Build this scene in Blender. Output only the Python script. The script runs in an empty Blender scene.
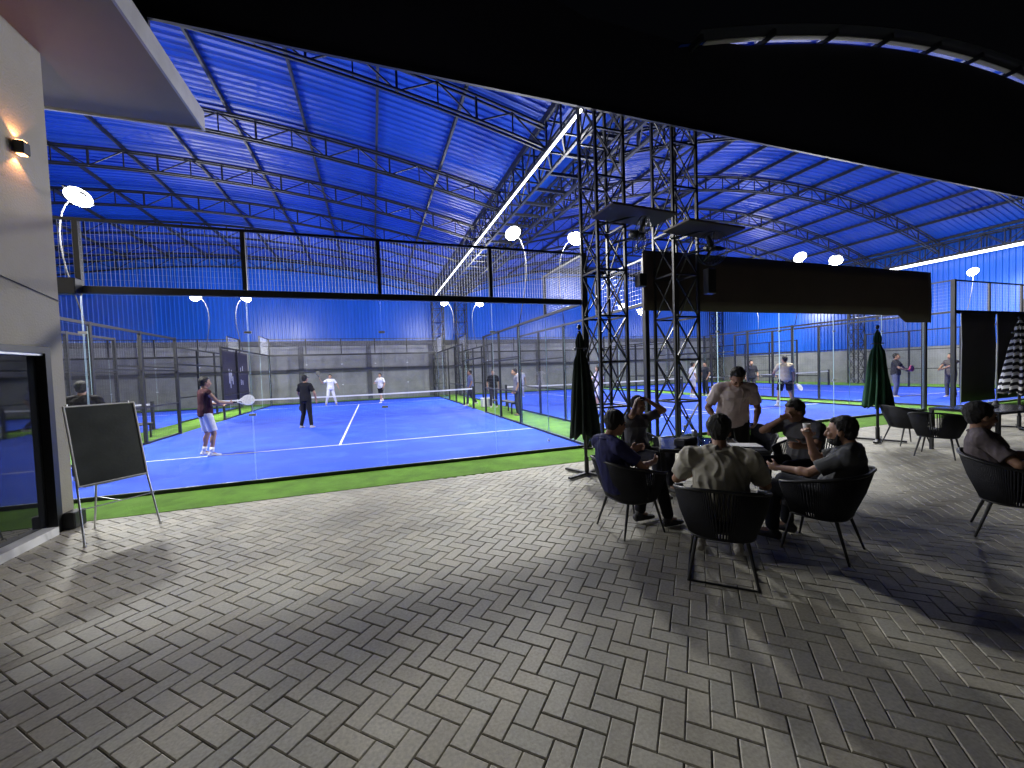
import bpy, math, random
from mathutils import Vector as V, Matrix, noise, Euler
random.seed(7)
sc = bpy.context.scene
COL = sc.collection
R = math.radians
PI = math.pi

# ------------------------------------------------------------------ helpers
class MB:
    """collects simple shapes, builds ONE mesh object"""
    def __init__(s): s.v = []; s.f = []; s.m = []; s.tone = None
    def add(s, vs, fs, mi=0):
        b = len(s.v); s.v += [tuple(p) for p in vs]
        s.f += [tuple(b + i for i in f) for f in fs]; s.m += [mi] * len(fs)
    def box(s, a, b, mi=0):
        (x0, y0, z0), (x1, y1, z1) = a, b
        s.add([(x0,y0,z0),(x1,y0,z0),(x1,y1,z0),(x0,y1,z0),(x0,y0,z1),(x1,y0,z1),(x1,y1,z1),(x0,y1,z1)],
              [(0,3,2,1),(4,5,6,7),(0,1,5,4),(1,2,6,5),(2,3,7,6),(3,0,4,7)], mi)
    def cbox(s, c, size, rot=None, mi=0, ch=0.0):
        hx, hy, hz = size[0]/2, size[1]/2, size[2]/2
        M = rot.to_3x3() if rot is not None else Matrix.Identity(3)
        c = V(c)
        if ch > 0:
            vs = []
            for z, k in ((-hz, ch), (-hz+ch, 0), (hz-ch, 0), (hz, ch)):
                ax, ay = hx-k, hy-k
                e = ch*0.999
                for px, py in ((-ax+e,-ay),(ax-e,-ay),(ax,-ay+e),(ax,ay-e),(ax-e,ay),(-ax+e,ay),(-ax,ay-e),(-ax,-ay+e)):
                    vs.append(c + M @ V((px, py, z)))
            fs = [tuple(range(7,-1,-1)), tuple(range(24,32))]
            for r in range(3):
                for i in range(8):
                    j = (i+1) % 8
                    fs.append((r*8+i, r*8+j, r*8+8+j, r*8+8+i))
            s.add(vs, fs, mi); return
        vs = [c + M @ V(p) for p in ((-hx,-hy,-hz),(hx,-hy,-hz),(hx,hy,-hz),(-hx,hy,-hz),(-hx,-hy,hz),(hx,-hy,hz),(hx,hy,hz),(-hx,hy,hz))]
        s.add(vs, [(0,3,2,1),(4,5,6,7),(0,1,5,4),(1,2,6,5),(2,3,7,6),(3,0,4,7)], mi)
    def tube(s, pts, rs, n=8, mi=0, caps=True):
        pts = [V(p) for p in pts]
        if not isinstance(rs, (list, tuple)): rs = [rs]*len(pts)
        vs = []; prev = None
        for i, p in enumerate(pts):
            d = (pts[min(i+1, len(pts)-1)] - pts[max(i-1, 0)])
            if d.length < 1e-9: d = V((0,0,1))
            d.normalize()
            if prev is None:
                a = V((0,0,1)) if abs(d.z) < .9 else V((1,0,0))
                r = d.cross(a).normalized()
            else:
                r = (prev - d*prev.dot(d)).normalized()
            prev = r; u = d.cross(r)
            for k in range(n):
                t = 2*PI*k/n + PI/4
                vs.append(p + (r*math.cos(t) + u*math.sin(t))*rs[i])
        fs = []
        for i in range(len(pts)-1):
            for k in range(n):
                j = (k+1) % n
                fs.append((i*n+k, i*n+j, i*n+n+j, i*n+n+k))
        if caps:
            fs.append(tuple(range(n-1,-1,-1))); fs.append(tuple(range((len(pts)-1)*n, len(pts)*n)))
        s.add(vs, fs, mi)
    def bar(s, a, b, w=.05, h=None, mi=0):
        """rectangular bar from a to b"""
        a, b = V(a), V(b); d = b-a; L = d.length
        if L < 1e-6: return
        d.normalize(); up = V((0,0,1)) if abs(d.z) < .98 else V((0,1,0))
        r = d.cross(up).normalized(); u = r.cross(d); h = h or w
        vs = [p + r*x*w/2 + u*y*h/2 for p in (a, b) for x, y in ((-1,-1),(1,-1),(1,1),(-1,1))]
        s.add(vs, [(3,2,1,0),(4,5,6,7),(0,1,5,4),(1,2,6,5),(2,3,7,6),(3,0,4,7)], mi)
    def ell(s, c, rad, rot=None, n=14, m=9, mi=0):
        M = rot.to_3x3() if rot is not None else Matrix.Identity(3)
        c = V(c); vs = []; fs = []
        vs.append(c + M @ V((0,0,-rad[2])))
        for j in range(1, m):
            t = -PI/2 + PI*j/m
            for k in range(n):
                p = 2*PI*k/n
                vs.append(c + M @ V((rad[0]*math.cos(t)*math.cos(p), rad[1]*math.cos(t)*math.sin(p), rad[2]*math.sin(t))))
        vs.append(c + M @ V((0,0,rad[2])))
        for k in range(n):
            fs.append((0, 1+(k+1)%n, 1+k))
            fs.append((len(vs)-1, 1+(m-2)*n+k, 1+(m-2)*n+(k+1)%n))
        for j in range(m-2):
            for k in range(n):
                a = 1+j*n+k; b = 1+j*n+(k+1)%n
                fs.append((a, b, b+n, a+n))
        s.add(vs, fs, mi)
    def cap(s, a, b, r0, r1=None, n=12, mi=0):
        """capsule with taper"""
        r1 = r1 if r1 is not None else r0
        a, b = V(a), V(b)
        s.tube([a, b], [r0, r1], n, mi); s.ell(a, (r0,)*3, None, n, 7, mi); s.ell(b, (r1,)*3, None, n, 7, mi)
    def loft(s, rings, right, n=18, mi=0):
        """rings: (centre, rx, ry); right: sideways vector"""
        pts = [V(r[0]) for r in rings]; vs = []
        for i, (c, rx, ry) in enumerate(rings):
            d = (pts[min(i+1, len(pts)-1)] - pts[max(i-1, 0)]).normalized()
            r = (V(right) - d*V(right).dot(d)).normalized(); f = d.cross(r)
            for k in range(n):
                t = 2*PI*k/n
                vs.append(V(c) + r*rx*math.cos(t) + f*ry*math.sin(t))
        fs = []
        for i in range(len(rings)-1):
            for k in range(n):
                j = (k+1) % n
                fs.append((i*n+k, i*n+j, i*n+n+j, i*n+n+k))
        fs.append(tuple(range(n-1,-1,-1))); fs.append(tuple(range((len(rings)-1)*n, len(rings)*n)))
        s.add(vs, fs, mi)
    def mesh(s, name, mats, smooth=False):
        me = bpy.data.meshes.new(name)
        me.from_pydata(s.v, [], s.f)
        for m in (mats if isinstance(mats, (list, tuple)) else [mats]): me.materials.append(m)
        me.polygons.foreach_set('material_index', s.m)
        if smooth: me.polygons.foreach_set('use_smooth', [True]*len(s.f))
        me.update()
        return me
    def build(s, name, mats, parent=None, smooth=False, label=None):
        o = bpy.data.objects.new(name, s.mesh(name, mats, smooth)); COL.objects.link(o)
        if parent is not None: o.parent = parent
        if label: o['label'] = label
        return o

def thing(name, label, cat, loc=(0,0,0), rz=0, group=None):
    o = bpy.data.objects.new(name, None); COL.objects.link(o); o.empty_display_size = .1
    o.location = loc; o.rotation_euler = (0, 0, rz); o['label'] = label; o['category'] = cat
    if group: o['group'] = group
    return o
def tag(o, label, cat, group=None):
    o['label'] = label; o['category'] = cat
    if group: o['group'] = group
    return o
def struct(o, kind='structure', label=None, cat=None):
    o['kind'] = kind
    if label: o['label'] = label
    if cat: o['category'] = cat
    return o
def copy_tree(o, parent=None):
    c = o.copy(); COL.objects.link(c)
    if parent is not None: c.parent = parent
    for ch in list(o.children): copy_tree(ch, c)
    return c

# ------------------------------------------------------------------ materials
def mat(name, col, rough=.6, metal=0., var=0., vscale=3., bump=0., bscale=40., spec=.5, stretch=None, dirt=None, coat=0.):
    m = bpy.data.materials.new(name); m.use_nodes = True
    nt = m.node_tree; N = nt.nodes; L = nt.links; b = N['Principled BSDF']
    b.inputs['Base Color'].default_value = (*col, 1); b.inputs['Roughness'].default_value = rough
    b.inputs['Metallic'].default_value = metal; b.inputs['Specular IOR Level'].default_value = spec
    if coat: b.inputs['Coat Weight'].default_value = coat
    tc = N.new('ShaderNodeTexCoord'); mp = N.new('ShaderNodeMapping'); L.new(tc.outputs['Object'], mp.inputs[0])
    if stretch: mp.inputs['Scale'].default_value = stretch
    if var:
        n = N.new('ShaderNodeTexNoise'); n.inputs['Scale'].default_value = vscale; n.inputs['Detail'].default_value = 6
        n.inputs['Roughness'].default_value = .65
        L.new(mp.outputs[0], n.inputs['Vector'])
        r = N.new('ShaderNodeMapRange'); r.inputs[1].default_value = .3; r.inputs[2].default_value = .7
        r.inputs[3].default_value = 1-var; r.inputs[4].default_value = 1+var*.6
        L.new(n.outputs['Fac'], r.inputs[0])
        mx = N.new('ShaderNodeMix'); mx.data_type = 'RGBA'; mx.blend_type = 'MULTIPLY'; mx.inputs[0].default_value = 1
        mx.inputs[6].default_value = (*col, 1); L.new(r.outputs[0], mx.inputs[7])
        out = mx.outputs[2]
        if dirt:
            n2 = N.new('ShaderNodeTexNoise'); n2.inputs['Scale'].default_value = dirt[1]; n2.inputs['Detail'].default_value = 8
            L.new(tc.outputs['Object'], n2.inputs['Vector'])
            r2 = N.new('ShaderNodeMapRange'); r2.inputs[1].default_value = .5; r2.inputs[2].default_value = .72
            r2.inputs[3].default_value = 0; r2.inputs[4].default_value = dirt[2]; L.new(n2.outputs['Fac'], r2.inputs[0])
            m2 = N.new('ShaderNodeMix'); m2.data_type = 'RGBA'; L.new(r2.outputs[0], m2.inputs[0]); L.new(out, m2.inputs[6])
            m2.inputs[7].default_value = (*dirt[0], 1); out = m2.outputs[2]
        L.new(out, b.inputs['Base Color'])
        rr = N.new('ShaderNodeMapRange'); rr.inputs[3].default_value = max(0, rough-.12); rr.inputs[4].default_value = min(1, rough+.12)
        L.new(n.outputs['Fac'], rr.inputs[0]); L.new(rr.outputs[0], b.inputs['Roughness'])
    if bump:
        n3 = N.new('ShaderNodeTexNoise'); n3.inputs['Scale'].default_value = bscale; n3.inputs['Detail'].default_value = 5
        L.new(mp.outputs[0], n3.inputs['Vector'])
        bp = N.new('ShaderNodeBump'); bp.inputs['Strength'].default_value = bump; bp.inputs['Distance'].default_value = .02
        L.new(n3.outputs['Fac'], bp.inputs['Height']); L.new(bp.outputs[0], b.inputs['Normal'])
    return m

def emit(name, col, strength):
    m = bpy.data.materials.new(name); m.use_nodes = True
    b = m.node_tree.nodes['Principled BSDF']
    b.inputs['Base Color'].default_value = (.8, .8, .8, 1)
    b.inputs['Emission Color'].default_value = (*col, 1); b.inputs['Emission Strength'].default_value = strength
    return m

def glass_mat(name, tint=(.93,.97,.96), refl=1.0):
    m = bpy.data.materials.new(name); m.use_nodes = True
    nt = m.node_tree; N = nt.nodes; L = nt.links
    for n in list(N): N.remove(n)
    o = N.new('ShaderNodeOutputMaterial'); t = N.new('ShaderNodeBsdfTransparent'); g = N.new('ShaderNodeBsdfGlossy')
    t.inputs[0].default_value = (*tint, 1); g.inputs['Roughness'].default_value = .02
    f = N.new('ShaderNodeFresnel'); f.inputs[0].default_value = 1.45
    mu = N.new('ShaderNodeMath'); mu.operation = 'MULTIPLY'; mu.inputs[1].default_value = refl
    geo = N.new('ShaderNodeNewGeometry')
    mb = N.new('ShaderNodeMath'); mb.operation = 'SUBTRACT'; mb.inputs[0].default_value = 1; L.new(geo.outputs['Backfacing'], mb.inputs[1])
    m3 = N.new('ShaderNodeMath'); m3.operation = 'MULTIPLY'
    mx = N.new('ShaderNodeMixShader'); L.new(f.outputs[0], mu.inputs[0]); L.new(mu.outputs[0], m3.inputs[0]); L.new(mb.outputs[0], m3.inputs[1])
    L.new(m3.outputs[0], mx.inputs[0])
    L.new(t.outputs[0], mx.inputs[1]); L.new(g.outputs[0], mx.inputs[2]); L.new(mx.outputs[0], o.inputs[0])
    return m

M = {}
M['steel'] = mat('black painted steel', (.012,.013,.016), .45, .0, var=.3, vscale=8)
M['greysteel'] = mat('dark grey painted steel', (.014,.016,.022), .5, .0, var=.35, vscale=6)
M['wire'] = mat('galvanised wire', (.60,.62,.68), .35, .35)
M['wiredark'] = mat('dark coated wire', (.03,.03,.035), .5)
M['roofblue'] = mat('blue coated roofing sheet', (.005,.055,.40), .44, 0, var=.22, vscale=.35, stretch=(1,.15,1), bump=.15, bscale=3)
M['wallblue'] = mat('blue coated cladding', (.010,.115,.60), .33, 0, var=.18, vscale=.8, stretch=(1,1,.12), bump=.1, bscale=4)
M['concrete'] = mat('grey rendered blockwork', (.27,.27,.275), .85, 0, var=.25, vscale=1.2, bump=.4, bscale=20, dirt=((.12,.12,.12),.8,.5))
M['ledge'] = mat('dark concrete beam', (.10,.10,.11), .85, 0, var=.3, vscale=2)
M['plaster'] = mat('pale plaster', (.30,.275,.225), .85, 0, var=.1, vscale=1.5, bump=.3, bscale=45, dirt=((.33,.32,.31),.9,.5))
M['soffit'] = mat('grey soffit board', (.19,.150,.110), .9, 0, var=.12, vscale=.8, bump=.1, bscale=30)
M['fascia'] = mat('pale fascia board', (.34,.33,.32), .7, 0, var=.15, vscale=4)
M['court'] = mat('blue artificial turf', (.027,.095,.72), .8, 0, var=.16, vscale=.7, bump=.5, bscale=260, spec=.3, dirt=((.08,.19,.74),1.4,.4))
M['grass'] = mat('green artificial turf', (.17,.37,.045), .9, 0, var=.35, vscale=2.5, bump=1., bscale=160, spec=.2, dirt=((.16,.30,.06),1.2,.5))
M['line'] = mat('white turf line', (.78,.80,.84), .8, 0, var=.08, vscale=12)
M['ground'] = mat('dark compacted ground', (.06,.058,.055), .95, 0, var=.3, vscale=.6, bump=.5, bscale=12)
M['joint'] = mat('sand joint', (.035,.033,.030), .95, 0, var=.3, vscale=8, bump=.5, bscale=90)
M['cloth'] = mat('black shade cloth', (.035,.030,.050), .85, 0, var=.25, vscale=1.5, bump=.3, bscale=8)
M['brown'] = mat('dark brown banner', (.050,.034,.032), .7, 0, var=.3, vscale=.8, bump=.15, bscale=5)
M['gable'] = mat('dark gable cladding', (.022,.022,.045), .8, 0, var=.4, vscale=.3)
M['white'] = mat('white painted metal', (.75,.75,.75), .5, 0, var=.08)
M['net'] = mat('black net cord', (.01,.01,.012), .8)
M['alu'] = mat('brushed aluminium', (.62,.63,.65), .32, .9, var=.1, vscale=20)
M['board'] = mat('dark grey writing board', (.050,.056,.056), .40, 0, var=.35, vscale=2.2, bump=.05)
M['rope'] = mat('black woven rope', (.012,.013,.022), .75, 0, var=.35, vscale=30, bump=.6, bscale=220)
M['umbgreen'] = mat('dark green umbrella fabric', (.015,.075,.040), .85, 0, var=.3, vscale=6, bump=.3, bscale=30)
M['umbdark'] = mat('near black green umbrella fabric', (.010,.022,.018), .85, 0, var=.3, vscale=6, bump=.3, bscale=30)
M['tabletop'] = mat('dark glass tabletop', (.02,.021,.024), .16, 0, var=.2, vscale=5)
M['paper'] = mat('white paper', (.75,.75,.75), .8)
M['skin'] = mat('tan skin', (.34,.19,.125), .55, 0, var=.12, vscale=20, bump=.1, bscale=120)
M['skinlight'] = mat('light tan skin', (.44,.27,.19), .55, 0, var=.1, vscale=20)
M['hair'] = mat('black hair', (.008,.007,.007), .65, 0, var=.4, vscale=60, bump=1., bscale=140)
M['eye'] = mat('eye', (.02,.015,.012), .15)
M['lip'] = mat('lip', (.22,.09,.07), .5)
M['courtglass'] = glass_mat('clear tempered glass', (.95,.955,.96))
M['glassedge'] = mat('glass edge', (.45,.62,.66), .3)
M['bottle'] = glass_mat('clear drinking glass', (.85,.9,.92), 3.)
M['lamp'] = emit('floodlight lens', (.96,.98,1.), 9)
M['led'] = emit('led strip lens', (.93,.95,1.), 6)
M['tube'] = emit('lamp tube lens', (.93,.95,1.), 14)
M['warm'] = emit('warm sconce lens', (1.,.45,.15), 14)
def fabric(name, col, crease=.5):
    return mat(name, col, .85, 0, var=.15, vscale=9, bump=crease, bscale=9, spec=.2)

def paver_mat():
    m = bpy.data.materials.new('grey concrete paver'); m.use_nodes = True
    nt = m.node_tree; N = nt.nodes; L = nt.links; b = N['Principled BSDF']
    at = N.new('ShaderNodeAttribute'); at.attribute_name = 'tone'
    tc = N.new('ShaderNodeTexCoord')
    n1 = N.new('ShaderNodeTexNoise'); n1.inputs['Scale'].default_value = 60; n1.inputs['Detail'].default_value = 6
    n2 = N.new('ShaderNodeTexNoise'); n2.inputs['Scale'].default_value = 1.1; n2.inputs['Detail'].default_value = 5
    L.new(tc.outputs['Object'], n1.inputs['Vector']); L.new(tc.outputs['Object'], n2.inputs['Vector'])
    r1 = N.new('ShaderNodeMapRange'); r1.inputs[1].default_value = .3; r1.inputs[2].default_value = .7; r1.inputs[3].default_value = .80; r1.inputs[4].default_value = 1.15
    r2 = N.new('ShaderNodeMapRange'); r2.inputs[1].default_value = .3; r2.inputs[2].default_value = .7; r2.inputs[3].default_value = .66; r2.inputs[4].default_value = 1.14
    L.new(n1.outputs[0], r1.inputs[0]); L.new(n2.outputs[0], r2.inputs[0])
    a = N.new('ShaderNodeMix'); a.data_type = 'RGBA'; a.blend_type = 'MULTIPLY'; a.inputs[0].default_value = 1
    L.new(at.outputs['Color'], a.inputs[6]); L.new(r1.outputs[0], a.inputs[7])
    c = N.new('ShaderNodeMix'); c.data_type = 'RGBA'; c.blend_type = 'MULTIPLY'; c.inputs[0].default_value = 1
    L.new(a.outputs[2], c.inputs[6]); L.new(r2.outputs[0], c.inputs[7])
    L.new(c.outputs[2], b.inputs['Base Color']); b.inputs['Roughness'].default_value = .62
    rr = N.new('ShaderNodeMapRange'); rr.inputs[3].default_value = .5; rr.inputs[4].default_value = .78
    L.new(n2.outputs[0], rr.inputs[0]); L.new(rr.outputs[0], b.inputs['Roughness'])
    bp = N.new('ShaderNodeBump'); bp.inputs['Strength'].default_value = .35; bp.inputs['Distance'].default_value = .004
    L.new(n1.outputs[0], bp.inputs['Height']); L.new(bp.outputs[0], b.inputs['Normal'])
    return m

# ------------------------------------------------------------------ camera
cam_d = bpy.data.cameras.new('camera'); cam = bpy.data.objects.new('camera', cam_d); COL.objects.link(cam)
sc.camera = cam
yaw, pit, rol = R(19.07), R(-2.04), R(-1.98)
F = V((math.sin(yaw)*math.cos(pit), math.cos(yaw)*math.cos(pit), math.sin(pit)))
Rv = V((math.cos(yaw), -math.sin(yaw), 0)); U = Rv.cross(F)
r2 = Rv*math.cos(rol) + U*math.sin(rol); u2 = -Rv*math.sin(rol) + U*math.cos(rol)
mw = Matrix((( r2.x, u2.x, -F.x, 5.83), (r2.y, u2.y, -F.y, -7.32), (r2.z, u2.z, -F.z, 1.67), (0,0,0,1)))
cam.matrix_world = mw
cam_d.sensor_width = 36; cam_d.lens = 400/1024*36; cam_d.clip_start = .05; cam_d.clip_end = 600

# ------------------------------------------------------------------ world and render
w = bpy.data.worlds.new('World'); sc.world = w; w.use_nodes = True
wn = w.node_tree.nodes; wl = w.node_tree.links
sky = wn.new('ShaderNodeTexSky'); sky.sky_type = 'NISHITA'; sky.sun_disc = False
sky.sun_elevation = R(-4); sky.sun_rotation = R(200)
wl.new(sky.outputs[0], wn['Background'].inputs[0]); wn['Background'].inputs[1].default_value = .07
sc.view_settings.view_transform = 'Standard'; sc.view_settings.look = 'None'; sc.view_settings.exposure = 0; sc.view_settings.gamma = 1
sc.render.engine = 'CYCLES'
sc.cycles.use_denoising = True
try: sc.cycles.denoiser = 'OPENIMAGEDENOISE'
except Exception: pass
sc.cycles.max_bounces = 8; sc.cycles.diffuse_bounces = 4; sc.cycles.glossy_bounces = 3; sc.cycles.transparent_max_bounces = 24
sc.cycles.sample_clamp_indirect = 6; sc.cycles.caustics_reflective = False; sc.cycles.caustics_refractive = False

# ------------------------------------------------------------------ ground
g = MB(); g.add([(-300,-300,-.03),(300,-300,-.03),(300,300,-.03),(-300,300,-.03)], [(0,1,2,3)])
struct(g.build('ground', M['ground']))
g = MB(); g.box((-14,-12.5,-.028), (40,-.6,-.009))
struct(g.build('patio_bedding', M['joint']))
def build_patio():
    X0, X1, Y0, Y1 = 1.0, 31.0, -9.5, -.98
    vs = []; fs = []; tone = []
    u = .107; gap = .002; ch = .005; dz = .0045
    c45, s45 = math.cos(R(46)), math.sin(R(46))
    n = 330
    for i in range(-60, 290):
        for j in range(-290, 130):
            t = (i + j) % 4
            if t == 0: w_, h_ = 2*u, u
            elif t == 2: w_, h_ = u, 2*u
            else: continue
            cx = i*u + w_/2; cy = j*u + h_/2
            wx = cx*c45 - cy*s45; wy = cx*s45 + cy*c45
            if not (X0 < wx < X1 and Y0 < wy < Y1): continue
            # only what lies in front of the camera
            if (wx-5.83)*F.x + (wy+7.32)*F.y < .7: continue
            hx, hy = w_/2-gap, h_/2-gap
            ox, oy = random.uniform(-.0012,.0012), random.uniform(-.0012,.0012)
            tx, ty = random.uniform(-.006,.006), random.uniform(-.006,.006)
            z0 = random.uniform(-.0015, .0012)
            b = len(vs)
            for (ax, ay, zz) in ((hx,hy,-dz),(hx-ch,hy-ch,0)):
                for sx, sy in ((-1,-1),(1,-1),(1,1),(-1,1)):
                    px, py = sx*ax+ox, sy*ay+oy
                    z = z0 + zz + tx*px + ty*py
                    lx, ly = cx+px, cy+py
                    vs.append((lx*c45-ly*s45, lx*s45+ly*c45, z))
            for sx, sy in ((-1,-1),(1,-1),(1,1),(-1,1)):
                px, py = sx*hx+ox, sy*hy+oy; lx, ly = cx+px, cy+py
                vs.append((lx*c45-ly*s45, lx*s45+ly*c45, -.03))
            fs.append((b+4,b+5,b+6,b+7))
            for k in range(4):
                m = (k+1) % 4
                fs.append((b+k, b+m, b+4+m, b+4+k)); fs.append((b+8+k, b+8+m, b+m, b+k))
            v = random.gauss(.405, .022); v = max(.30, min(.47, v))
            if random.random() < .03: v *= .84
            wr = random.uniform(-.008, .010)
            tone += [(v*1.08+wr, v*1.03, v*.85-wr, 1)]*9
    me = bpy.data.meshes.new('patio_paving'); me.from_pydata(vs, [], fs)
    ca = me.color_attributes.new('tone', 'FLOAT_COLOR', 'CORNER')
    flat = []
    for i in range(len(fs)):
        flat += list(tone[i])*4
    ca.data.foreach_set('color', flat)
    me.materials.append(paver_mat())
    o = bpy.data.objects.new('patio_paving', me); COL.objects.link(o); struct(o)
build_patio()
g = MB(); g.box((-14,-1.05,-.02), (37,22.0,.006))
struct(g.build('artificial_grass', M['grass']))

# ------------------------------------------------------------------ courts
PITCH = 11.5
NAMES = {0: 'far left', 1: 'nearest left', 2: 'middle', 3: 'right-hand'}
def grid(mb, p0, ux, L, z0, z1, sp, r, hsp=None, mi=0, hr=None):
    """a sheet of welded wires along direction ux"""
    p0 = V(p0); ux = V(ux); n = int(round(L/sp)); k = int(round((z1-z0)/(hsp or sp)))
    for i in range(n+1):
        q = p0 + ux*(L*i/n); mb.tube([q+V((0,0,z0)), q+V((0,0,z1))], r, 3, mi, False)
    for j in range(k+1):
        z = z0 + (z1-z0)*j/k
        mb.tube([p0+V((0,0,z)), p0+ux*L+V((0,0,z))], hr or r, 3, mi, False)

def glass_panel(x0, y0, x1, y1, z0, z1, parent):
    g = MB(); a, b = V((x0,y0,0)), V((x1,y1,0)); d = (b-a).normalized(); nn = V((-d.y, d.x, 0)); t = .006
    a2, b2 = a + d*.006, b - d*.006
    P = [a2-nn*t, b2-nn*t, b2+nn*t, a2+nn*t]
    vs = [(p.x,p.y,z0) for p in P] + [(p.x,p.y,z1) for p in P]
    g.add(vs, [(0,1,5,4),(2,3,7,6)], 0)
    g.add(vs, [(1,2,6,5),(3,0,4,7),(0,3,2,1),(4,5,6,7)], 1)
    return g.build('glass_panel', [M['courtglass'], M['glassedge']], parent)

def court(k):
    x0 = (k-1)*PITCH; x1 = x0+10
    s = MB(); s.box((x0,0,-.01), (x1,20,.012))
    surf = struct(s.build('court_surface', M['court']))
    l = MB()
    for y in (3.05, 16.95): l.box((x0+.02,y-.025,.012), (x1-.02,y+.025,.0155))
    l.box((x0+4.975,3.075,.012), (x0+5.025,16.925,.0152))
    l.build('court_lines', M['line'], surf)
    t = thing('court_enclosure', {0:'glass and steel cage of the court at far left, seen through the near cage',
        1:'large clear glass cage with wire mesh top round the nearest blue court',
        2:'glass cage whose top is covered by the long dark banner, behind the seated group',
        3:'glass cage with black cloth hung over its front, beside the striped parasol'}[k], 'court cage', (x0,0,0), 0, 'cages round the blue courts')
    P = lambda x, y, z=0: (x-x0, y, z)
    # posts
    def post(x, y, h, w_=.07):
        b = MB(); b.box((x-x0-w_/2, y-w_/2, 0), (x-x0+w_/2, y+w_/2, h))
        b.cbox((x-x0, y, .008), (w_+.1, w_+.1, .016)); b.build('post', M['steel'], t)
    def rail(a, b_, w_=.05, h=None):
        b = MB(); b.bar(a, b_, w_, h); b.build('rail', M['steel'], t)
    near = k in (1,)
    for ye in (0, 20):
        sg = -1 if ye == 0 else 1
        for x in (x0, x1): post(x, ye, 4.0, .1)
        for i in range(1, 5):
            xx = 2*i
            b = MB(); b.box((xx-.03, ye-.03, 3.06), (xx+.03, ye+.03, 3.96)); b.build('post', M['steel'], t)
        rail((.05, ye, 3.0), (9.95, ye, 3.0), .09, .10)
        rail((.05, ye, 3.98), (9.95, ye, 3.98), .04, .04)
        rail((.05, ye, .03), (9.95, ye, .03), .06, .06)
        for i in range(5):
            glass_panel(2*i+(.05 if i == 0 else 0), ye, 2*i+2-(.05 if i == 4 else 0), ye, .062, 2.938, t)
        for i in range(1, 5):
            for z in (1.1, 2.4):
                b = MB(); b.cbox((2*i, ye+sg*.015, z), (.10, .012, .035)); b.build('clamp', M['white'], t)
        m = MB()
        grid(m, (.05, ye, 0), (1,0,0), 9.9, 3.06, 3.96, .05 if ye == 0 and k in (1,2) else .1, .0031 if ye == 0 else .002, .09, 0, .0013)
        m.build('mesh_panel', M['wire'], t)
    for x in (x0, x1):
        lx = x-x0
        for ya, yb in ((.05,2),(2,3.965),(16.035,18),(18,19.95)): glass_panel(lx, ya, lx, yb, .062, 2.938, t)
        for y in (4,6,8,12,14,16): post(x, y, 3.04)
        for y in (10,): post(x, y, 2.4) if False else None
        for ya, yb in ((0.05, 8), (12, 19.95)):
            rail((lx, ya, 3.0), (lx, yb, 3.0), .06); rail((lx, ya, .03), (lx, yb, .03), .06)
        for ya, yb in ((4.035, 7.965), (12.035, 15.965)):
            for z in (1.0, 2.0): rail((lx, ya, z), (lx, yb, z), .04)
        rail((lx, 8.035, 2.2), (lx, 11.965, 2.2), .05)
        for ya, yb in ((.05, 2), (18, 19.95)):
            rail((lx, ya, 3.98), (lx, yb, 3.98), .04)
            py = 2 if ya < 1 else 18
            b = MB(); b.box((lx-.03, py-.03, 3.03), (lx+.03, py+.03, 4.0)); b.build('post', M['steel'], t)
            m = MB(); grid(m, (lx, ya, 0), (0,1,0), yb-ya, 3.04, 3.96, .05 if near else .1, .002); m.build('mesh_panel', M['wire'], t)
        for ya in (4, 6, 12, 14):
            m = MB(); grid(m, (lx, ya+.04, 0), (0,1,0), 1.92, .06, 2.97, .1, .0016); m.build('mesh_panel', M['wiredark'], t)
    # net
    n = thing('court_net', {0:'net of the court at far left', 1:'black net with white band across the nearest blue court',
        2:'net with white band across the middle court behind the steel towers', 3:'net with white band across the right-hand court'}[k], 'net', (x0,10,0), 0, 'nets across the courts')
    for lx in (.02, 9.98):
        b = MB(); b.cbox((lx, 0, .5), (.08,.08,1.0)); b.cbox((lx,0,.02), (.2,.2,.02)); b.build('post', M['steel'], n)
    m = MB(); K = 40
    band = MB()
    def zt(f): return .92 - .04*(1-(2*f-1)**2)
    for i in range(K):
        f0, f1 = i/K, (i+1)/K
        band.add([(.06+9.88*f0, a, zt(f0)-b_) for a, b_ in ((-.008,.055),(.008,.055),(.008,0),(-.008,0))] +
                 [(.06+9.88*f1, a, zt(f1)-b_) for a, b_ in ((-.008,.055),(.008,.055),(.008,0),(-.008,0))],
                 [(0,1,5,4),(1,2,6,5),(2,3,7,6),(3,0,4,7)])
    sp = .06; nn = int(9.88/sp)
    for i in range(nn+1):
        f = i/nn; m.tube([(.06+9.88*f, 0, .02), (.06+9.88*f, 0, zt(f)-.055)], .0022, 3, 0, False)
    for j in range(14):
        z = .02+.06*j; m.tube([(.06,0,z), (5,0,z*.96), (9.94,0,z)], .0022, 3, 0, False)
    band.build('top_band', M['white'], n); m.build('net_mesh', M['net'], n)
for k in range(4): court(k)

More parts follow.
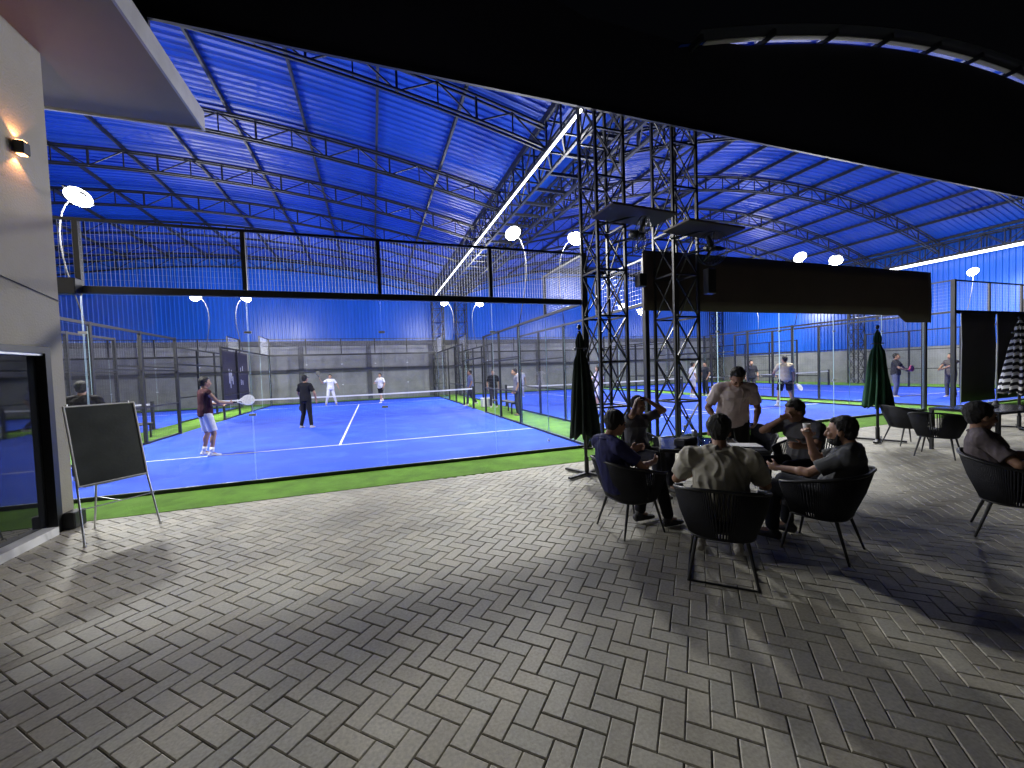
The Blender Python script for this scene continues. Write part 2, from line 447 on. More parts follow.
# ------------------------------------------------------------------ hall
hall = thing('sports_hall', 'wide open-fronted hall with arched blue corrugated roof on dark lattice trusses', 'hall', (0,0,0))
BAYS = ((-13.2, 10.2, -1.5), (12.0, 35.4, 23.7))
def zroof(x, c): return 9.35 - .0108*(x-c)**2 if c < 0 else 9.85 - .0137*(x-c)**2
for (xa, xb, c) in BAYS:
    # corrugated roof sheet, ribs run along the arch
    m = MB(); NX = 40; prof = []
    y = -.86 if c > 0 else -.76
    while y < 22.3:
        prof += [(y, 0), (y+.10, 0), (y+.13, .035), (y+.21, .035)]; y += .24
    rows = []
    for i in range(NX+1):
        x = xa-.2 + (xb-xa+.4)*i/NX; z = zroof(x, c)
        nx, nz = .0216*(x-c), 1
        rows.append([(x+nx*h, yy, z+h) for yy, h in prof])
    n = len(prof)
    m.add([p for r in rows for p in r], [(i*n+k, i*n+k+1, i*n+n+k+1, i*n+n+k) for i in range(NX) for k in range(n-1)])
    roof = m.build('roof_sheet', M['roofblue'], hall)
    if c > 0:
        m = MB(); K = 48
        for i in range(K):
            xs = [12.4 + (35.2-12.4)*(i+q)/K for q in (0,1)]
            zz = [zroof(x_, c)-.012 for x_ in xs]
            m.add([(xs[0],-.91,zz[0]),(xs[1],-.91,zz[1]),(xs[1],-.80,zz[1]),(xs[0],-.80,zz[0]),(xs[0],-.91,zz[0]-.02),(xs[1],-.91,zz[1]-.02),(xs[1],-.80,zz[1]-.02),(xs[0],-.80,zz[0]-.02)],
                  [(0,1,2,3),(7,6,5,4),(0,4,5,1),(2,6,7,3)])
        m.build('gap_light_band', M['white'], roof)  # added white band, paints the light showing through the gap above the gable
        m = MB()
        for i in range(K):
            xs = [12.0 + (35.4-12.0)*(i+q)/K for q in (0,1)]
            zz = [zroof(x_, c)+.02 for x_ in xs]
            m.add([(xs[q],yy,zz[q]-dz) for dz in (0,.02) for q, yy in ((0,-1.2),(1,-1.2),(1,-.865),(0,-.865))], [(0,1,2,3),(7,6,5,4),(0,4,5,1),(2,6,7,3)])
        m.build('shaded_eave_overhang', M['gable'], roof)  # overhang split from the blue roof, shade of its underside put into dark colour
    # purlins along y
    m = MB(); np_ = 12
    for i in range(np_+1):
        x = xa+.1 + (xb-xa-.2)*i/np_
        m.bar((x, -1.1 if c > 0 else -.70, zroof(x, c)-.07), (x, 22.2, zroof(x, c)-.07), .06, .12)
    m.build('purlin', M['greysteel'], roof)
    # arched trusses
    for yt in (2.0, 5.9, 9.2, 12.5, 15.8, 19.1, 21.9):
        tr = MB(); bc = MB(); wb = MB()
        K = 26; top = []; bot = []
        for i in range(K+1):
            x = xa + (xb-xa)*i/K
            d = .55
            top.append(V((x, yt, zroof(x, c)-.19))); bot.append(V((x, yt, zroof(x, c)-.19-d)))
        for i in range(K):
            for dy in (-.07, .07):
                o = V((0, dy, 0))
                tr.bar(top[i]+o, top[i+1]+o, .04, .05); bc.bar(bot[i]+o, bot[i+1]+o, .04, .05)
            if i % 2 == 0: wb.bar(top[i], bot[i], .05)
            else: wb.bar(top[i], bot[i], .03)
            if i % 2: wb.bar(top[i], bot[i+1], .03)
            else: wb.bar(bot[i], top[i+1], .03)
        a = tr.build('roof_truss', M['greysteel'], hall); bc.build('bottom_chord', M['greysteel'], a); wb.build('truss_web', M['greysteel'], a)
# long lattice girders carrying the gutter, over the gap between courts
def girder(x, y0, y1, z0, z1, w_=.5):
    ch = MB(); wb = MB()
    pts = [(x-w_/2, z0), (x+w_/2, z0), (x-w_/2, z1), (x+w_/2, z1)]
    for (px, pz) in pts: ch.bar((px, y0, pz), (px, y1, pz), .07)
    K = int((y1-y0)/.8)
    for i in range(K+1):
        y = y0+(y1-y0)*i/K
        for px in (x-w_/2, x+w_/2): wb.bar((px,y,z0), (px,y,z1), .04)
        for pz in (z0, z1): wb.bar((x-w_/2,y,pz), (x+w_/2,y,pz), .04)
        if i < K:
            y2 = y0+(y1-y0)*(i+1)/K
            for px in (x-w_/2, x+w_/2):
                a, b = ((px,y,z0), (px,y2,z1)) if i % 2 else ((px,y,z1), (px,y2,z0)); wb.bar(a, b, .035)
            wb.bar((x-w_/2,y,z0), (x+w_/2,y2,z0), .03)
    a = ch.build('gutter_girder', M['greysteel'], hall); wb.build('girder_web', M['greysteel'], a)
for x in (10.35, 11.95, 35.6, -13.4): girder(x, -.6, 22, 7.0, 7.75)
for i in range(23):
    m = MB(); m.bar((10.6, i, 7.1), (11.7, i, 7.1), .08); m.build('cross_member', M['greysteel'], hall)
m = MB(); m.box((10.0,-.70,7.92), (12.25,22.2,7.96)); m.build('gutter_sheet', M['roofblue'], hall)
# lattice columns
def lattice(x, y, w_, h, parent, nm='lattice_column', z0=0.0):
    ch = MB(); wb = MB(); hw = w_/2
    C4 = [(x-hw,y-hw),(x+hw,y-hw),(x+hw,y+hw),(x-hw,y+hw)]
    for a, b in C4:
        ch.bar((a,b,z0), (a,b,h), .052)
        ch.cbox((a, b, .02), (.18,.18,.02))
    K = int(round((h-z0)/.85))
    for i in range(K+1):
        z = z0+.02+(h-z0-.04)*i/K
        for q in range(4):
            a, b = C4[q], C4[(q+1)%4]
            if i > 0: wb.bar((*a,z), (*b,z), .036)
            if i < K:
                z2 = z0+.02+(h-z0-.04)*(i+1)/K
                wb.bar((*a,z), (*b,z2), .022)
                wb.bar((*b,z), (*a,z2), .022)
    o = ch.build(nm, M['steel'], parent); wb.build('bracing', M['steel'], o)
    return o
lattice(10.20, -.42, .60, 7.0, hall); lattice(11.95, -.42, .60, 7.0, hall)
lattice(10.30, 21.2, .75, 7.0, hall); lattice(11.95, 21.2, .75, 7.0, hall)
lattice(35.6, -.52, .75, 7.0, hall); lattice(35.6, 21.2, .75, 7.0, hall); lattice(35.6, 10, .6, 7.0, hall)
# light strips
for x in (10.05, 35.35):
    m = MB(); ww = .022 if x < 20 else .08; m.box((x-ww, -.3, 6.90-ww*1.4), (x+ww, 20.6, 6.90)); s_ = m.build('light_strip', M['led'], hall)
    m = MB(); m.box((x-.045, -.32, 6.902), (x+.045, 20.62, 6.96)); m.build('strip_channel', M['steel'], s_)
# gable panels: straight underside, arched top just under the roof
for (xa, xb, c) in ((-13.6, 3.279, -1.5), (3.28, 11.15, -1.5), (11.15, 36.2, 23.7)):
    m = MB(); K = 40; yp = -.75; t_ = .06; zb = 6.41 if xb > 4 else 6.05
    tops = []
    for i in range(K+1):
        x = xa+(xb-xa)*i/K
        zc = zroof(x, c)-(.10 if c > 0 and x > 13.2 else .0)
        if x > 9.8 and x < 12.6: zc = max(zc, 8.02)
        tops.append((x, max(zb+.4, zc)))
    vs = [(x, yp-t_/2, zb) for x, z in tops] + [(x, yp-t_/2, z) for x, z in tops] + [(x, yp+t_/2, zb) for x, z in tops] + [(x, yp+t_/2, z) for x, z in tops]
    n = K+1; fs = []
    for i in range(K):
        fs += [(i,i+1,n+i+1,n+i), (2*n+i+1,2*n+i,3*n+i,3*n+i+1), (n+i,n+i+1,3*n+i+1,3*n+i), (i+1,i,2*n+i,2*n+i+1)]
    fs += [(0,n,3*n,2*n), (K,2*n+K,3*n+K,n+K)]
    m.add(vs, fs); m.build('gable_panel', M['gable'], hall)
m = MB(); m.bar((3.28,-.80,6.39), (36.2,-.80,6.39), .05, .06); m.build('gable_edge_trim', M['greysteel'], hall)
# back wall
m = MB(); m.box((-14,22,0), (36.5,22.25,3.72)); bw = m.build('back_wall', M['concrete'], hall)
m = MB(); m.box((-14,21.88,1.95), (36.5,21.998,2.15)); m.box((-14,21.85,3.70), (36.5,22.3,4.0)); m.build('wall_beam', M['ledge'], bw)
m = MB()
for i in range(-3, 9): x = i*4.2+1.4; m.box((x-.15,21.92,0), (x+.15,21.999,1.949)); m.box((x-.15,21.92,2.151), (x+.15,21.999,3.699))
m.build('pilaster', M['ledge'], bw)
def cladding(name, a, b, z0, z1):
    """trapezoid sheet from a to b"""
    a, b = V(a), V(b); L = (b-a).length; d = (b-a).normalized(); nn = V((d.y,-d.x,0)); m = MB(); pr = []; t_ = 0
    while t_ < L:
        pr += [(t_,0),(t_+.11,0),(t_+.135,.04),(t_+.20,.04)]; t_ += .225
    n = len(pr)
    vs = [a+d*s+nn*h+V((0,0,z)) for z in (z0, z1) for s, h in pr]
    m.add(vs, [(k,k+1,n+k+1,n+k) for k in range(n-1)]); return m.build(name, M['wallblue'], hall)
cladding('wall_cladding', (-14,22.1,0), (36.5,22.1,0), 4.0, 9.3)
cladding('wall_cladding', (-14,-.5,0), (-14,22.1,0), 3.0, 8.5)
cladding('wall_cladding', (36.4,22.1,0), (36.4,-.5,0), 2.2, 8.5)
m = MB(); m.box((-14.2,-.5,0), (-14.0,22,3.0)); m.box((36.41,-.5,0), (36.6,22,2.2)); m.build('side_wall', M['concrete'], hall)
# small white bulkhead tubes on the girders
m = MB()
for (x, y, z) in ((11.3,3.7,5.9),(8.9,15.4,5.5)): pass

# ------------------------------------------------------------------ floodlights
LIGHT_E = 1300.
def floodlight(px, py, hx, hy, hz, label, tube_=False, e=1.0):
    t = thing('floodlight', label, 'floodlight', (px, py, 3.0), 0, 'floodlights on curved arms over the courts')
    dx, dy, dz = hx-px, hy-py, hz-3.0
    sgn = 1 if dx > 0 else -1
    pts = []
    for i in range(13):
        f = i/12
        x = -sgn*.30*math.sin(PI*f)*(1-.3*f) + dx*f**2.2; pts.append((x, dy*f, dz*(math.sin(PI/2*f)**.9)))
    m = MB(); m.tube(pts, .013, 8); m.build('arm', M['net'], t, True)
    rot = Matrix.Rotation(R(-22), 4, 'X') @ Matrix.Rotation(R(25)*sgn, 4, 'Y')
    m = MB(); m.cbox((dx, dy, dz+.02), (.42,.34,.05), rot, 0, .012)
    for q in range(6): m.cbox(V((dx,dy,dz)) + rot @ V((-.13+.052*q,0,.06)), (.008,.24,.035), rot)
    h = m.build('lamp_head', M['greysteel'], t)
    m = MB(); m.ell(V((dx,dy,dz)) + rot @ V((0,0,-.008)), (.24,.21,.16), rot); m.build('lamp_lens', M['lamp'], h)  # lens swollen past its housing, the shape stands in for lamp glare
    ld = bpy.data.lights.new('floodlight_beam', 'POINT'); ld.energy = LIGHT_E*e*.43; ld.color = (1.,.985,.94); ld.shadow_soft_size = .20
    lo = bpy.data.objects.new('floodlight_beam', ld); COL.objects.link(lo); lo.parent = t
    lo.location = V((dx,dy,dz)) + V((0,0,-.34))
    la = bpy.data.lights.new('floodlight_panel', 'AREA'); la.shape = 'DISK'; la.size = .55; la.energy = LIGHT_E*e*.33; la.color = (1.,.985,.94)
    lb = bpy.data.objects.new('floodlight_panel', la); COL.objects.link(lb); lb.parent = t
    lb.location = V((dx,dy,dz-.17)); lb.rotation_euler = (R(-6), R(8)*sgn, 0)
    return t
FL = []
for k in range(4):
    x0 = (k-1)*PITCH
    for yy, pos in ((3.9,'front'), (15.0,'back')):
        FL.append((x0, yy, x0+.25, yy-.4 if yy < 5 else yy, k, 'left', pos)); FL.append((x0+10, yy, x0+9.75, yy-.4 if yy < 5 else yy, k, 'right', pos))
cn = {0:'far left court', 1:'nearest blue court', 2:'middle court', 3:'right-hand court'}
for (px, py, hx, hy, k, side, pos) in FL:
    if k == 0 and side == 'left': continue
    floodlight(px, py+.0, hx, hy, 5.55, 'bright white floodlight on curved arm at %s %s post of the %s' % (pos, side, cn[k]), e=(1.0))

# ------------------------------------------------------------------ banner, cloths
m = MB(); K = 60
def sheet(mb, x0, x1, z0, z1, y, amp, t_=.012, nz=6, drop=None):
    n = K+1; vs = []
    for sgn in (0, 1):
        for j in range(nz+1):
            for i in range(n):
                x = x0+(x1-x0)*i/K
                zb = z0 if drop is None else z0 + drop(x)
                z = zb + (z1-zb)*j/nz
                yy = y + amp*noise.noise(V((x*.9, z*1.1, 3.1))) + sgn*t_
                vs.append((x, yy, z))
    fs = []; S_ = n*(nz+1)
    for j in range(nz):
        for i in range(K):
            a = j*n+i
            fs += [(a,a+1,a+n+1,a+n), (S_+a+1,S_+a,S_+a+n,S_+a+n+1)]
    for i in range(K): fs += [(i+1,i,S_+i,S_+i+1), (nz*n+i,nz*n+i+1,S_+nz*n+i+1,S_+nz*n+i)]
    for j in range(nz): fs += [(j*n,j*n+n,S_+j*n+n,S_+j*n), (j*n+K+n,j*n+K,S_+j*n+K,S_+j*n+K+n)]
    mb.add(vs, fs)
b = MB(); sheet(b, 11.36, 21.55, 2.84, 4.12, -.13, .03, .02, 5, lambda x: -.20*max(0,min(1,(x-20.1)*6)))
tag(b.build('banner', M['brown'], None, True), 'long dark brown banner covering the top of the middle court cage', 'banner')
ct = thing('shade_cloth', 'black cloth stretched over two bays of the right-hand court cage', 'cloth', (23.1,0,0))
for xa in (.05, 2.08):
    b = MB(); sheet(b, xa, xa+1.96, .16, 2.98, -.11, .05, .006, 8); b.build('cloth_panel', M['cloth'], ct, True)
b = MB()
for xx in (.0, 2.04, 4.1): b.tube([(xx,-.13,2.95), (xx+.02,-.14,2.0), (xx-.01,-.14,1.0), (xx,-.13,.12)], .014, 6)
b.tube([(2.04,-.16,.35), (2.35,-.16,1.1), (2.75,-.15,1.9)], .018, 6)
b.build('tie_rope', M['alu'], ct)
# banner on the far side fence of the nearest court
bn = thing('fence_banner', 'dark banner with white marks hanging on far left side fence of nearest court', 'banner', (-.06,12.1,0))
b = MB(); b.box((-.01,0,.75), (.01,3.7,2.9)); b.build('sheet', M['cloth'], bn)
b = MB()
for (y, z, h) in ((.9,1.5,.9),(1.05,1.3,1.0),(1.2,1.6,.7),(1.35,1.45,.5),(2.5,1.4,.35),(2.5,2.0,.3),(2.75,1.4,.3),(2.8,2.05,.35)):
    b.box((.0105,y,z), (.013,y+.07,z+h*.7))
b.build('print', M['white'], bn)

# ------------------------------------------------------------------ building at left
bld = thing('clubhouse', 'pale plastered building corner with overhanging flat canopy and glass door', 'building', (2.37,-1.1,0))
m = MB()
# local: wall face x=0, runs to -y; door opening y -.25..-1.65 z .06..2.06
m.box((-.3,-.22,0), (0,0,5.5)); m.box((-.3,-8,2.1), (0,-.22,5.5)); m.box((-.3,-8,0), (0,-1.75,2.1))
m.box((-6,-.3,0), (-.3,0,5.5))
m.build('wall', M['plaster'], bld)
dr = MB()
dr.box((-.16,-.30,.0), (.02,-.22,2.10)); dr.box((-.16,-1.75,0), (.02,-1.67,2.10)); dr.box((-.16,-1.67,2.03), (.02,-.30,2.10))
d_ = dr.build('door', M['steel'], bld)
m = MB(); m.box((-.09,-1.67,.10), (-.06,-.30,2.03)); 
mg = mat('dark reflective door glass', (.012,.013,.016), .03, 0, spec=1.0); m.build('glass', mg, d_)
m = MB(); m.box((-.10,-1.67,2.005), (.0,-.30,2.029)); m.build('head_track', M['alu'], d_)
m = MB(); m.box((-.2,-2.1,.0), (.06,-.36,.09)); m.build('sill', M['white'], bld)
m = MB(); m.cbox((.07,-.13,.10), (.12,.2,.19), None, 0, .01); m.build('junction_box', M['steel'], bld)
cn_ = MB(); cn_.box((-6,-9,5.50), (1.17,1.15,5.72)); cp = cn_.build('canopy', M['soffit'], bld)
m = MB(); m.box((1.17,-9,5.47), (1.20,1.18,5.76)); m.box((-6,1.15,5.47), (1.17,1.18,5.76)); m.build('fascia', M['fascia'], cp)
m = MB(); m.tube([(.012,-1.6,2.95),(.012,-.9,2.80),(.012,-.4,2.72),(.012,.0,2.66)], .006, 5); m.build('cable', M['steel'], bld)
sco = thing('wall_sconce', 'small black up-and-down wall lamp glowing warm on the plaster wall', 'wall lamp', (2.37,-1.57,4.19))
m = MB(); m.cbox((.055,0,0), (.09,.10,.13), None, 0, .008); m.build('body', M['steel'], sco)
m = MB(); m.cbox((.055,0,.071), (.06,.06,.006)); m.cbox((.055,0,-.071), (.06,.06,.006)); m.build('lens', M['warm'], sco)
for s_ in (1, -1):
    ld = bpy.data.lights.new('sconce_beam', 'SPOT'); ld.energy = 13; ld.color = (1.,.40,.14); ld.spot_size = R(100); ld.spot_blend = .4; ld.shadow_soft_size = .015
    lo = bpy.data.objects.new('sconce_beam', ld); COL.objects.link(lo); lo.parent = sco; lo.location = (.04,0,.08*s_)
    lo.rotation_euler = (PI if s_ > 0 else 0, 0, 0)
# roof beam end box seen beside the building corner
m = MB(); m.cbox((1.9,-.12,3.02), (.3,.16,.22), None, 0, .01); tag(m.build('control_box', M['steel']), 'black box fixed to the beam end beside the building corner', 'box')

# ------------------------------------------------------------------ easel with board
ez = thing('board_easel', 'dark writing board in aluminium frame on three thin legs beside the building', 'easel', (3.07,-1.70,0), R(50))
# local: x along the board, y backwards, z up
tl = math.tan(R(12))
def bp_(x, z, off=0): return V((x, (z)*tl*1.0+off, z))
m = MB(); a = R(12)
rotb = Matrix.Rotation(-a, 4, 'X')
cz = .60+.42; cc = V((0, cz*tl-.10-.02, cz))
m.cbox(cc, (.58,.012,.84), rotb); bo = m.build('board', M['board'], ez)
m = MB()
for sx in (-1, 1): m.cbox(cc+rotb @ V((sx*.297,0,0)), (.016,.026,.87), rotb, 0, .004)
for sz in (-1, 1): m.cbox(cc+rotb @ V((0,0,sz*.427)), (.58,.026,.016), rotb, 0, .004)
m.build('frame', M['white'], bo)
m = MB(); m.cbox(cc+rotb @ V((0,-.03,-.44)), (.52,.05,.008), rotb); m.build('tray', M['alu'], bo)
for sx in (-1, 1):
    m = MB(); m.tube([(sx*.33,-.12,0), (sx*.26,-.10+1.42*tl+.015,1.46)], .010, 8); m.tube([(sx*.33,-.12,0),(sx*.329,-.119,.03)], .014, 8); m.build('leg', M['alu'], ez)
m = MB(); m.tube([(0,.48,0), (0,.215,1.38)], .010, 8); m.build('leg', M['alu'], ez)
m = MB(); m.tube([(-.31,-.09,.38),(.31,-.09,.38)], .006, 6); m.tube([(0,-.09,.38),(0,.40,.38)], .005, 6); m.build('brace', M['alu'], ez)

# ------------------------------------------------------------------ chairs
def chair_proto(rail=False):
    t = thing('rope_chair', '', 'chair', (0,0,0))
    # local: y forward; rim path from right front round the back to left front
    N_ = 60; rim = []; base = []
    for i in range(N_+1):
        a = R(-38) + R(256)*i/N_           # 0..180 passes behind
        ca, sa = math.cos(a), -math.sin(a)
        fwd = sa                            # -1 = back
        back = max(0, -sa)
        sq = lambda v, e: math.copysign(abs(v)**e, v)
        x = sq(ca,.62)*.335; y = sq(sa,.72)*.30
        z = .60 + .16*max(0, min(1, .5 - y/.60*.9 - .05))**1.2
        rim.append(V((x, y-.05*back, z)))
        base.append(V((sq(ca,.7)*.235, sq(sa,.7)*.215, .335)))
    m = MB(); m.tube(rim, .014, 8); m.tube(base + [base[0]], .011, 6)
    m.tube([rim[0], base[0]], .012, 6); m.tube([rim[-1], base[-1]], .012, 6)
    m.build('frame', M['steel'], t, True)
    m = MB()
    for i in range(N_):
        for f in (.25, .75):
            a = rim[i].lerp(rim[i+1], f); b_ = base[i].lerp(base[i+1], f)
            mid = a.lerp(b_, .5); mid += V((mid.x, mid.y, 0)).normalized()*.012
            m.tube([a, mid, b_], .0072, 5)
    m.build('woven_back', M['rope'], t, True)
    m = MB()
    m.cbox((0,.02,.40), (.44,.42,.09), None, 0, .03); m.build('seat', M['rope'], t)
    for sx in (-1, 1):
        for sy, fx, fy in ((1,.235,.225), (-1,.235,-.255)):
            l = MB(); l.tube([(sx*.17, sy*.15, .35), (sx*fx, fy, 0)], [.015,.009], 8); l.build('leg', M['steel'], t)
    if rail:
        l = MB(); l.tube([(-.235,-.255,.009), (.235,-.255,.009)], .008, 6); l.tube([(.235,-.255,.009), (.235,.225,.009)], .008, 6); l.tube([(-.235,-.255,.009), (-.235,.225,.009)], .008, 6)
        l.build('floor_rail', M['steel'], t)
    return t
def face(dx, dy): return math.atan2(dy, dx) - PI/2
CH = chair_proto(); CHR = chair_proto(True)
first = [True]
def chair(x, y, d, label, proto=None):
    if proto is not None: c = proto
    elif first[0]: c = CH; first[0] = False
    else: c = copy_tree(CH)
    c.location = (x, y, 0); c.rotation_euler = (0,0,face(*d)); c['label'] = label; c['group'] = 'black woven rope chairs on the patio'
    return c
chair(8.27,-3.86,(1,.03),'black rope chair under the person in the navy shirt, left of the table')
chair(8.40,-4.87,(.70,.71),'black rope chair with floor rail under the person in the creased beige shirt', CHR)
chair(9.50,-4.90,(-.32,.95),'black rope chair under the bearded person holding a cup to the mouth')
chair(10.56,-4.08,(-.97,.1),'black rope chair under the person in dark grey resting head on hand')
chair(9.26,-2.64,(.25,-.97),'black rope chair under the person holding both hands on the head')
chair(10.85,-3.05,(-.6,-.8),'empty black rope chair behind the standing person in the pale polo')
chair(11.27,-5.42,(.42,-.91),'black rope chair under the lone person at the right edge')
chair(15.35,-2.62,(.85,-.5),'empty black rope chair beside the green parasol on the right')
chair(14.6,-3.4,(.97,.25),'empty black rope chair at the near side of the dark square table')
chair(17.6,-4.3,(-.9,.4),'empty black rope chair at the far end of the dark square table')

# ------------------------------------------------------------------ tables
def table(name, label, x, y, rz, w_, d_, h):
    t = thing(name, label, 'table', (x,y,0), rz)
    m = MB(); m.cbox((0,0,h-.012), (w_-.03,d_-.03,.022)); m.build('tabletop', M['tabletop'], t)
    m = MB()
    for sx in (-1,1): m.cbox((sx*(w_/2-.006),0,h-.018), (.022,d_,.042), None, 0, .004)
    for sy in (-1,1): m.cbox((0,sy*(d_/2-.006),h-.018), (w_-.04,.022,.042), None, 0, .004)
    m.build('frame', M['greysteel'], t)
    for sx in (-1,1):
        for sy in (-1,1):
            l = MB(); l.bar((sx*(w_/2-.03),sy*(d_/2-.03),0), (sx*(w_/2-.03),sy*(d_/2-.03),h-.04), .045); l.build('leg', M['steel'], t)
    return t
TAB = table('patio_table', 'dark glass-topped table with bottles in the middle of the seated group', 9.36,-3.66,R(-38),.86,.80,.74)
table('square_table', 'dark square table with white things on it by the striped parasol', 15.85,-3.55,R(-6),1.5,.9,.74)
table('side_table', 'dark table behind the lone person at right edge', 14.9,-5.4,R(5),.8,.8,.74)

def lathe(mb, prof, n=16, c=(0,0,0), mi=0):
    vs = [(c[0]+r*math.cos(2*PI*k/n), c[1]+r*math.sin(2*PI*k/n), c[2]+z) for r, z in prof for k in range(n)]
    fs = [(i*n+k, i*n+(k+1)%n, i*n+n+(k+1)%n, i*n+n+k) for i in range(len(prof)-1) for k in range(n)]
    fs += [tuple(range(n-1,-1,-1)), tuple(range((len(prof)-1)*n, len(prof)*n))]
    mb.add(vs, fs, mi)
def bottle(x, y, h, label, capm):
    t = thing('bottle', label, 'bottle', (x,y,.741))
    m = MB(); lathe(m, [(.031,0),(.033,.01),(.033,h*.6),(.028,h*.68),(.013,h*.86),(.012,h*.93)]); m.build('body', M['bottle'], t, True)
    m = MB(); lathe(m, [(.015,h*.90),(.015,h)]); m.build('cap', capm, t)
bottle(9.34,-3.50,.30,'tall clear bottle with dark cap standing on the group table',M['steel'])
bottle(9.20,-3.62,.22,'short clear bottle with white cap on the group table',M['white'])
for i, (x, y) in enumerate(((9.28,-3.78),(9.46,-3.92))):
    m = MB(); lathe(m, [(.028,0),(.036,.11),(.034,.11),(.027,.006)]); o = m.build('drinking_glass', M['bottle'], None, True); o.location = (x,y,.741)
    tag(o, ('clear tumbler beside the short bottle on the group table','clear tumbler at the near edge of the group table')[i], 'glass')
m = MB(); m.cbox((0,0,.003), (.30,.21,.005)); o = m.build('sheet_of_paper', M['paper']); o.location = (9.70,-3.98,.742); o.rotation_euler = (0,0,R(-30)); tag(o, 'white sheet lying on the right corner of the group table', 'paper')
m = MB(); m.cbox((0,0,.05), (.26,.16,.10), None, 0, .02); o = m.build('dark_bag', M['rope']); o.location = (9.12,-3.72,.742); o.rotation_euler = (0,0,.3); tag(o, 'small black bag lying on the left of the group table', 'bag')
m = MB(); m.cbox((0,0,.005), (.075,.155,.009), None, 0, .003); o = m.build('mobile_phone', M['tabletop']); o.location = (9.58,-3.72,.742); o.rotation_euler = (0,0,.5); tag(o, 'black phone lying flat near the centre of the group table', 'phone')
m = MB(); lathe(m, [(.024,0),(.032,.008),(.032,.105),(.026,.118)]); o = m.build('drink_can', M['alu'], None, True); o.location = (9.50,-3.45,.742); tag(o, 'silver drinks can at the far side of the group table', 'can')
m = MB()
m.cbox((0,0,.012), (.3,.22,.02)); o = m.build('tray', M['paper']); o.location = (15.7,-3.5,.742); tag(o, 'pale tray lying on the dark square table', 'tray')
m = MB(); lathe(m, [(.04,0),(.05,.02),(.03,.05),(.03,.09)]); o = m.build('ashtray', M['white'], None, True); o.location = (16.2,-3.45,.742); tag(o, 'small white pot on the dark square table', 'pot')

# ------------------------------------------------------------------ parasols (closed)
def parasol(x, y, H, label, mats, rmax=.24, zb=.70, lean=(0,0), n=10, cross=True):
    t = thing('closed_parasol', label, 'parasol', (x,y,0), .4)
    top = V((lean[0], lean[1], H))
    m = MB(); m.tube([(0,0,.02), tuple(top*.97)], .024, 10); m.build('pole', M['greysteel'], t, True)
    c = MB(); NR = 22; NA = n*6; vs = []
    for i in range(NR+1):
        f = i/NR; z = H-.05 - (H-.05-zb)*f
        base = rmax*(.10+.90*f**.75)
        if f < .06: base *= .6+f*6
        pinch = 1-.42*math.exp(-((f-.20)/.05)**2)
        for k in range(NA):
            a = 2*PI*k/NA
            rr = base*pinch*(.72+.28*math.cos(n*a + 1.2*math.sin(3*f+a)))*(1+.06*math.sin(3*a+5*f))
            ctr = top*(z/H)
            zz = z - (.05*math.cos(n*a)*(1 if f > .95 else 0))
            vs.append((ctr.x+rr*math.cos(a), ctr.y+rr*math.sin(a), zz))
    fs = [(i*NA+k, i*NA+NA+k, i*NA+NA+(k+1)%NA, i*NA+(k+1)%NA) for i in range(NR) for k in range(NA)]
    fs.append(tuple(range(NA))); fs.append(tuple(range((NR+1)*NA-1, NR*NA-1, -1)))
    c.add(vs, fs); c.build('folded_canopy', mats, t, True)
    s = MB(); s.tube([tuple(top*((H-.32)/H)+V((rmax*.36*math.cos(a),rmax*.36*math.sin(a),0))) for a in [2*PI*q/16 for q in range(17)]], .012, 6); s.build('strap', M['steel'], t, True)
    s = MB(); s.ell(tuple(top+V((0,0,.0))), (.03,.03,.045)); s.build('finial', M['steel'], t, True)
    b = MB()
    b.bar((-.42,0,.03), (.42,0,.03), .05, .03); b.bar((0,-.42,.0301), (0,.42,.0301), .05, .032); b.tube([(0,0,.03),(0,0,.28)], .034, 10)
    b.build('base', M['steel'], t)
    return t
parasol(8.90,-1.86,2.28,'dark green closed parasol in front of the left steel tower',M['umbdark'],.25,.62,(-.07,.02))
parasol(15.27,-2.2,2.26,'green closed parasol standing alone before the middle court',M['umbgreen'],.25,.70)
def stripes():
    m = fabric('black and white striped fabric', (.7,.7,.7), .3); nt = m.node_tree; N = nt.nodes; L = nt.links
    tc = N.new('ShaderNodeTexCoord'); sp = N.new('ShaderNodeSeparateXYZ'); L.new(tc.outputs['Object'], sp.inputs[0])
    at = N.new('ShaderNodeMath'); at.operation = 'ARCTAN2'; L.new(sp.outputs[1], at.inputs[0]); L.new(sp.outputs[0], at.inputs[1])
    a2 = N.new('ShaderNodeMath'); a2.operation = 'MULTIPLY'; a2.inputs[1].default_value = 10; L.new(at.outputs[0], a2.inputs[0])
    co = N.new('ShaderNodeMath'); co.operation = 'COSINE'; L.new(a2.outputs[0], co.inputs[0])
    c2 = N.new('ShaderNodeMath'); c2.operation = 'MULTIPLY'; c2.inputs[1].default_value = .018; L.new(co.outputs[0], c2.inputs[0])
    ad = N.new('ShaderNodeMath'); ad.operation = 'ADD'; L.new(sp.outputs[2], ad.inputs[0]); L.new(c2.outputs[0], ad.inputs[1])
    md = N.new('ShaderNodeMath'); md.operation = 'MODULO'; md.inputs[1].default_value = .145; L.new(ad.outputs[0], md.inputs[0])
    gt = N.new('ShaderNodeMath'); gt.operation = 'GREATER_THAN'; gt.inputs[1].default_value = .0725; L.new(md.outputs[0], gt.inputs[0])
    mx = N.new('ShaderNodeMix'); mx.data_type = 'RGBA'; L.new(gt.outputs[0], mx.inputs[0]); mx.inputs[6].default_value = (.72,.72,.75,1); mx.inputs[7].default_value = (.012,.012,.02,1)
    L.new(mx.outputs[2], N['Principled BSDF'].inputs['Base Color']); return m
parasol(19.15,-2.70,2.42,'black and white striped closed parasol at the right edge',stripes(),.31,.80)

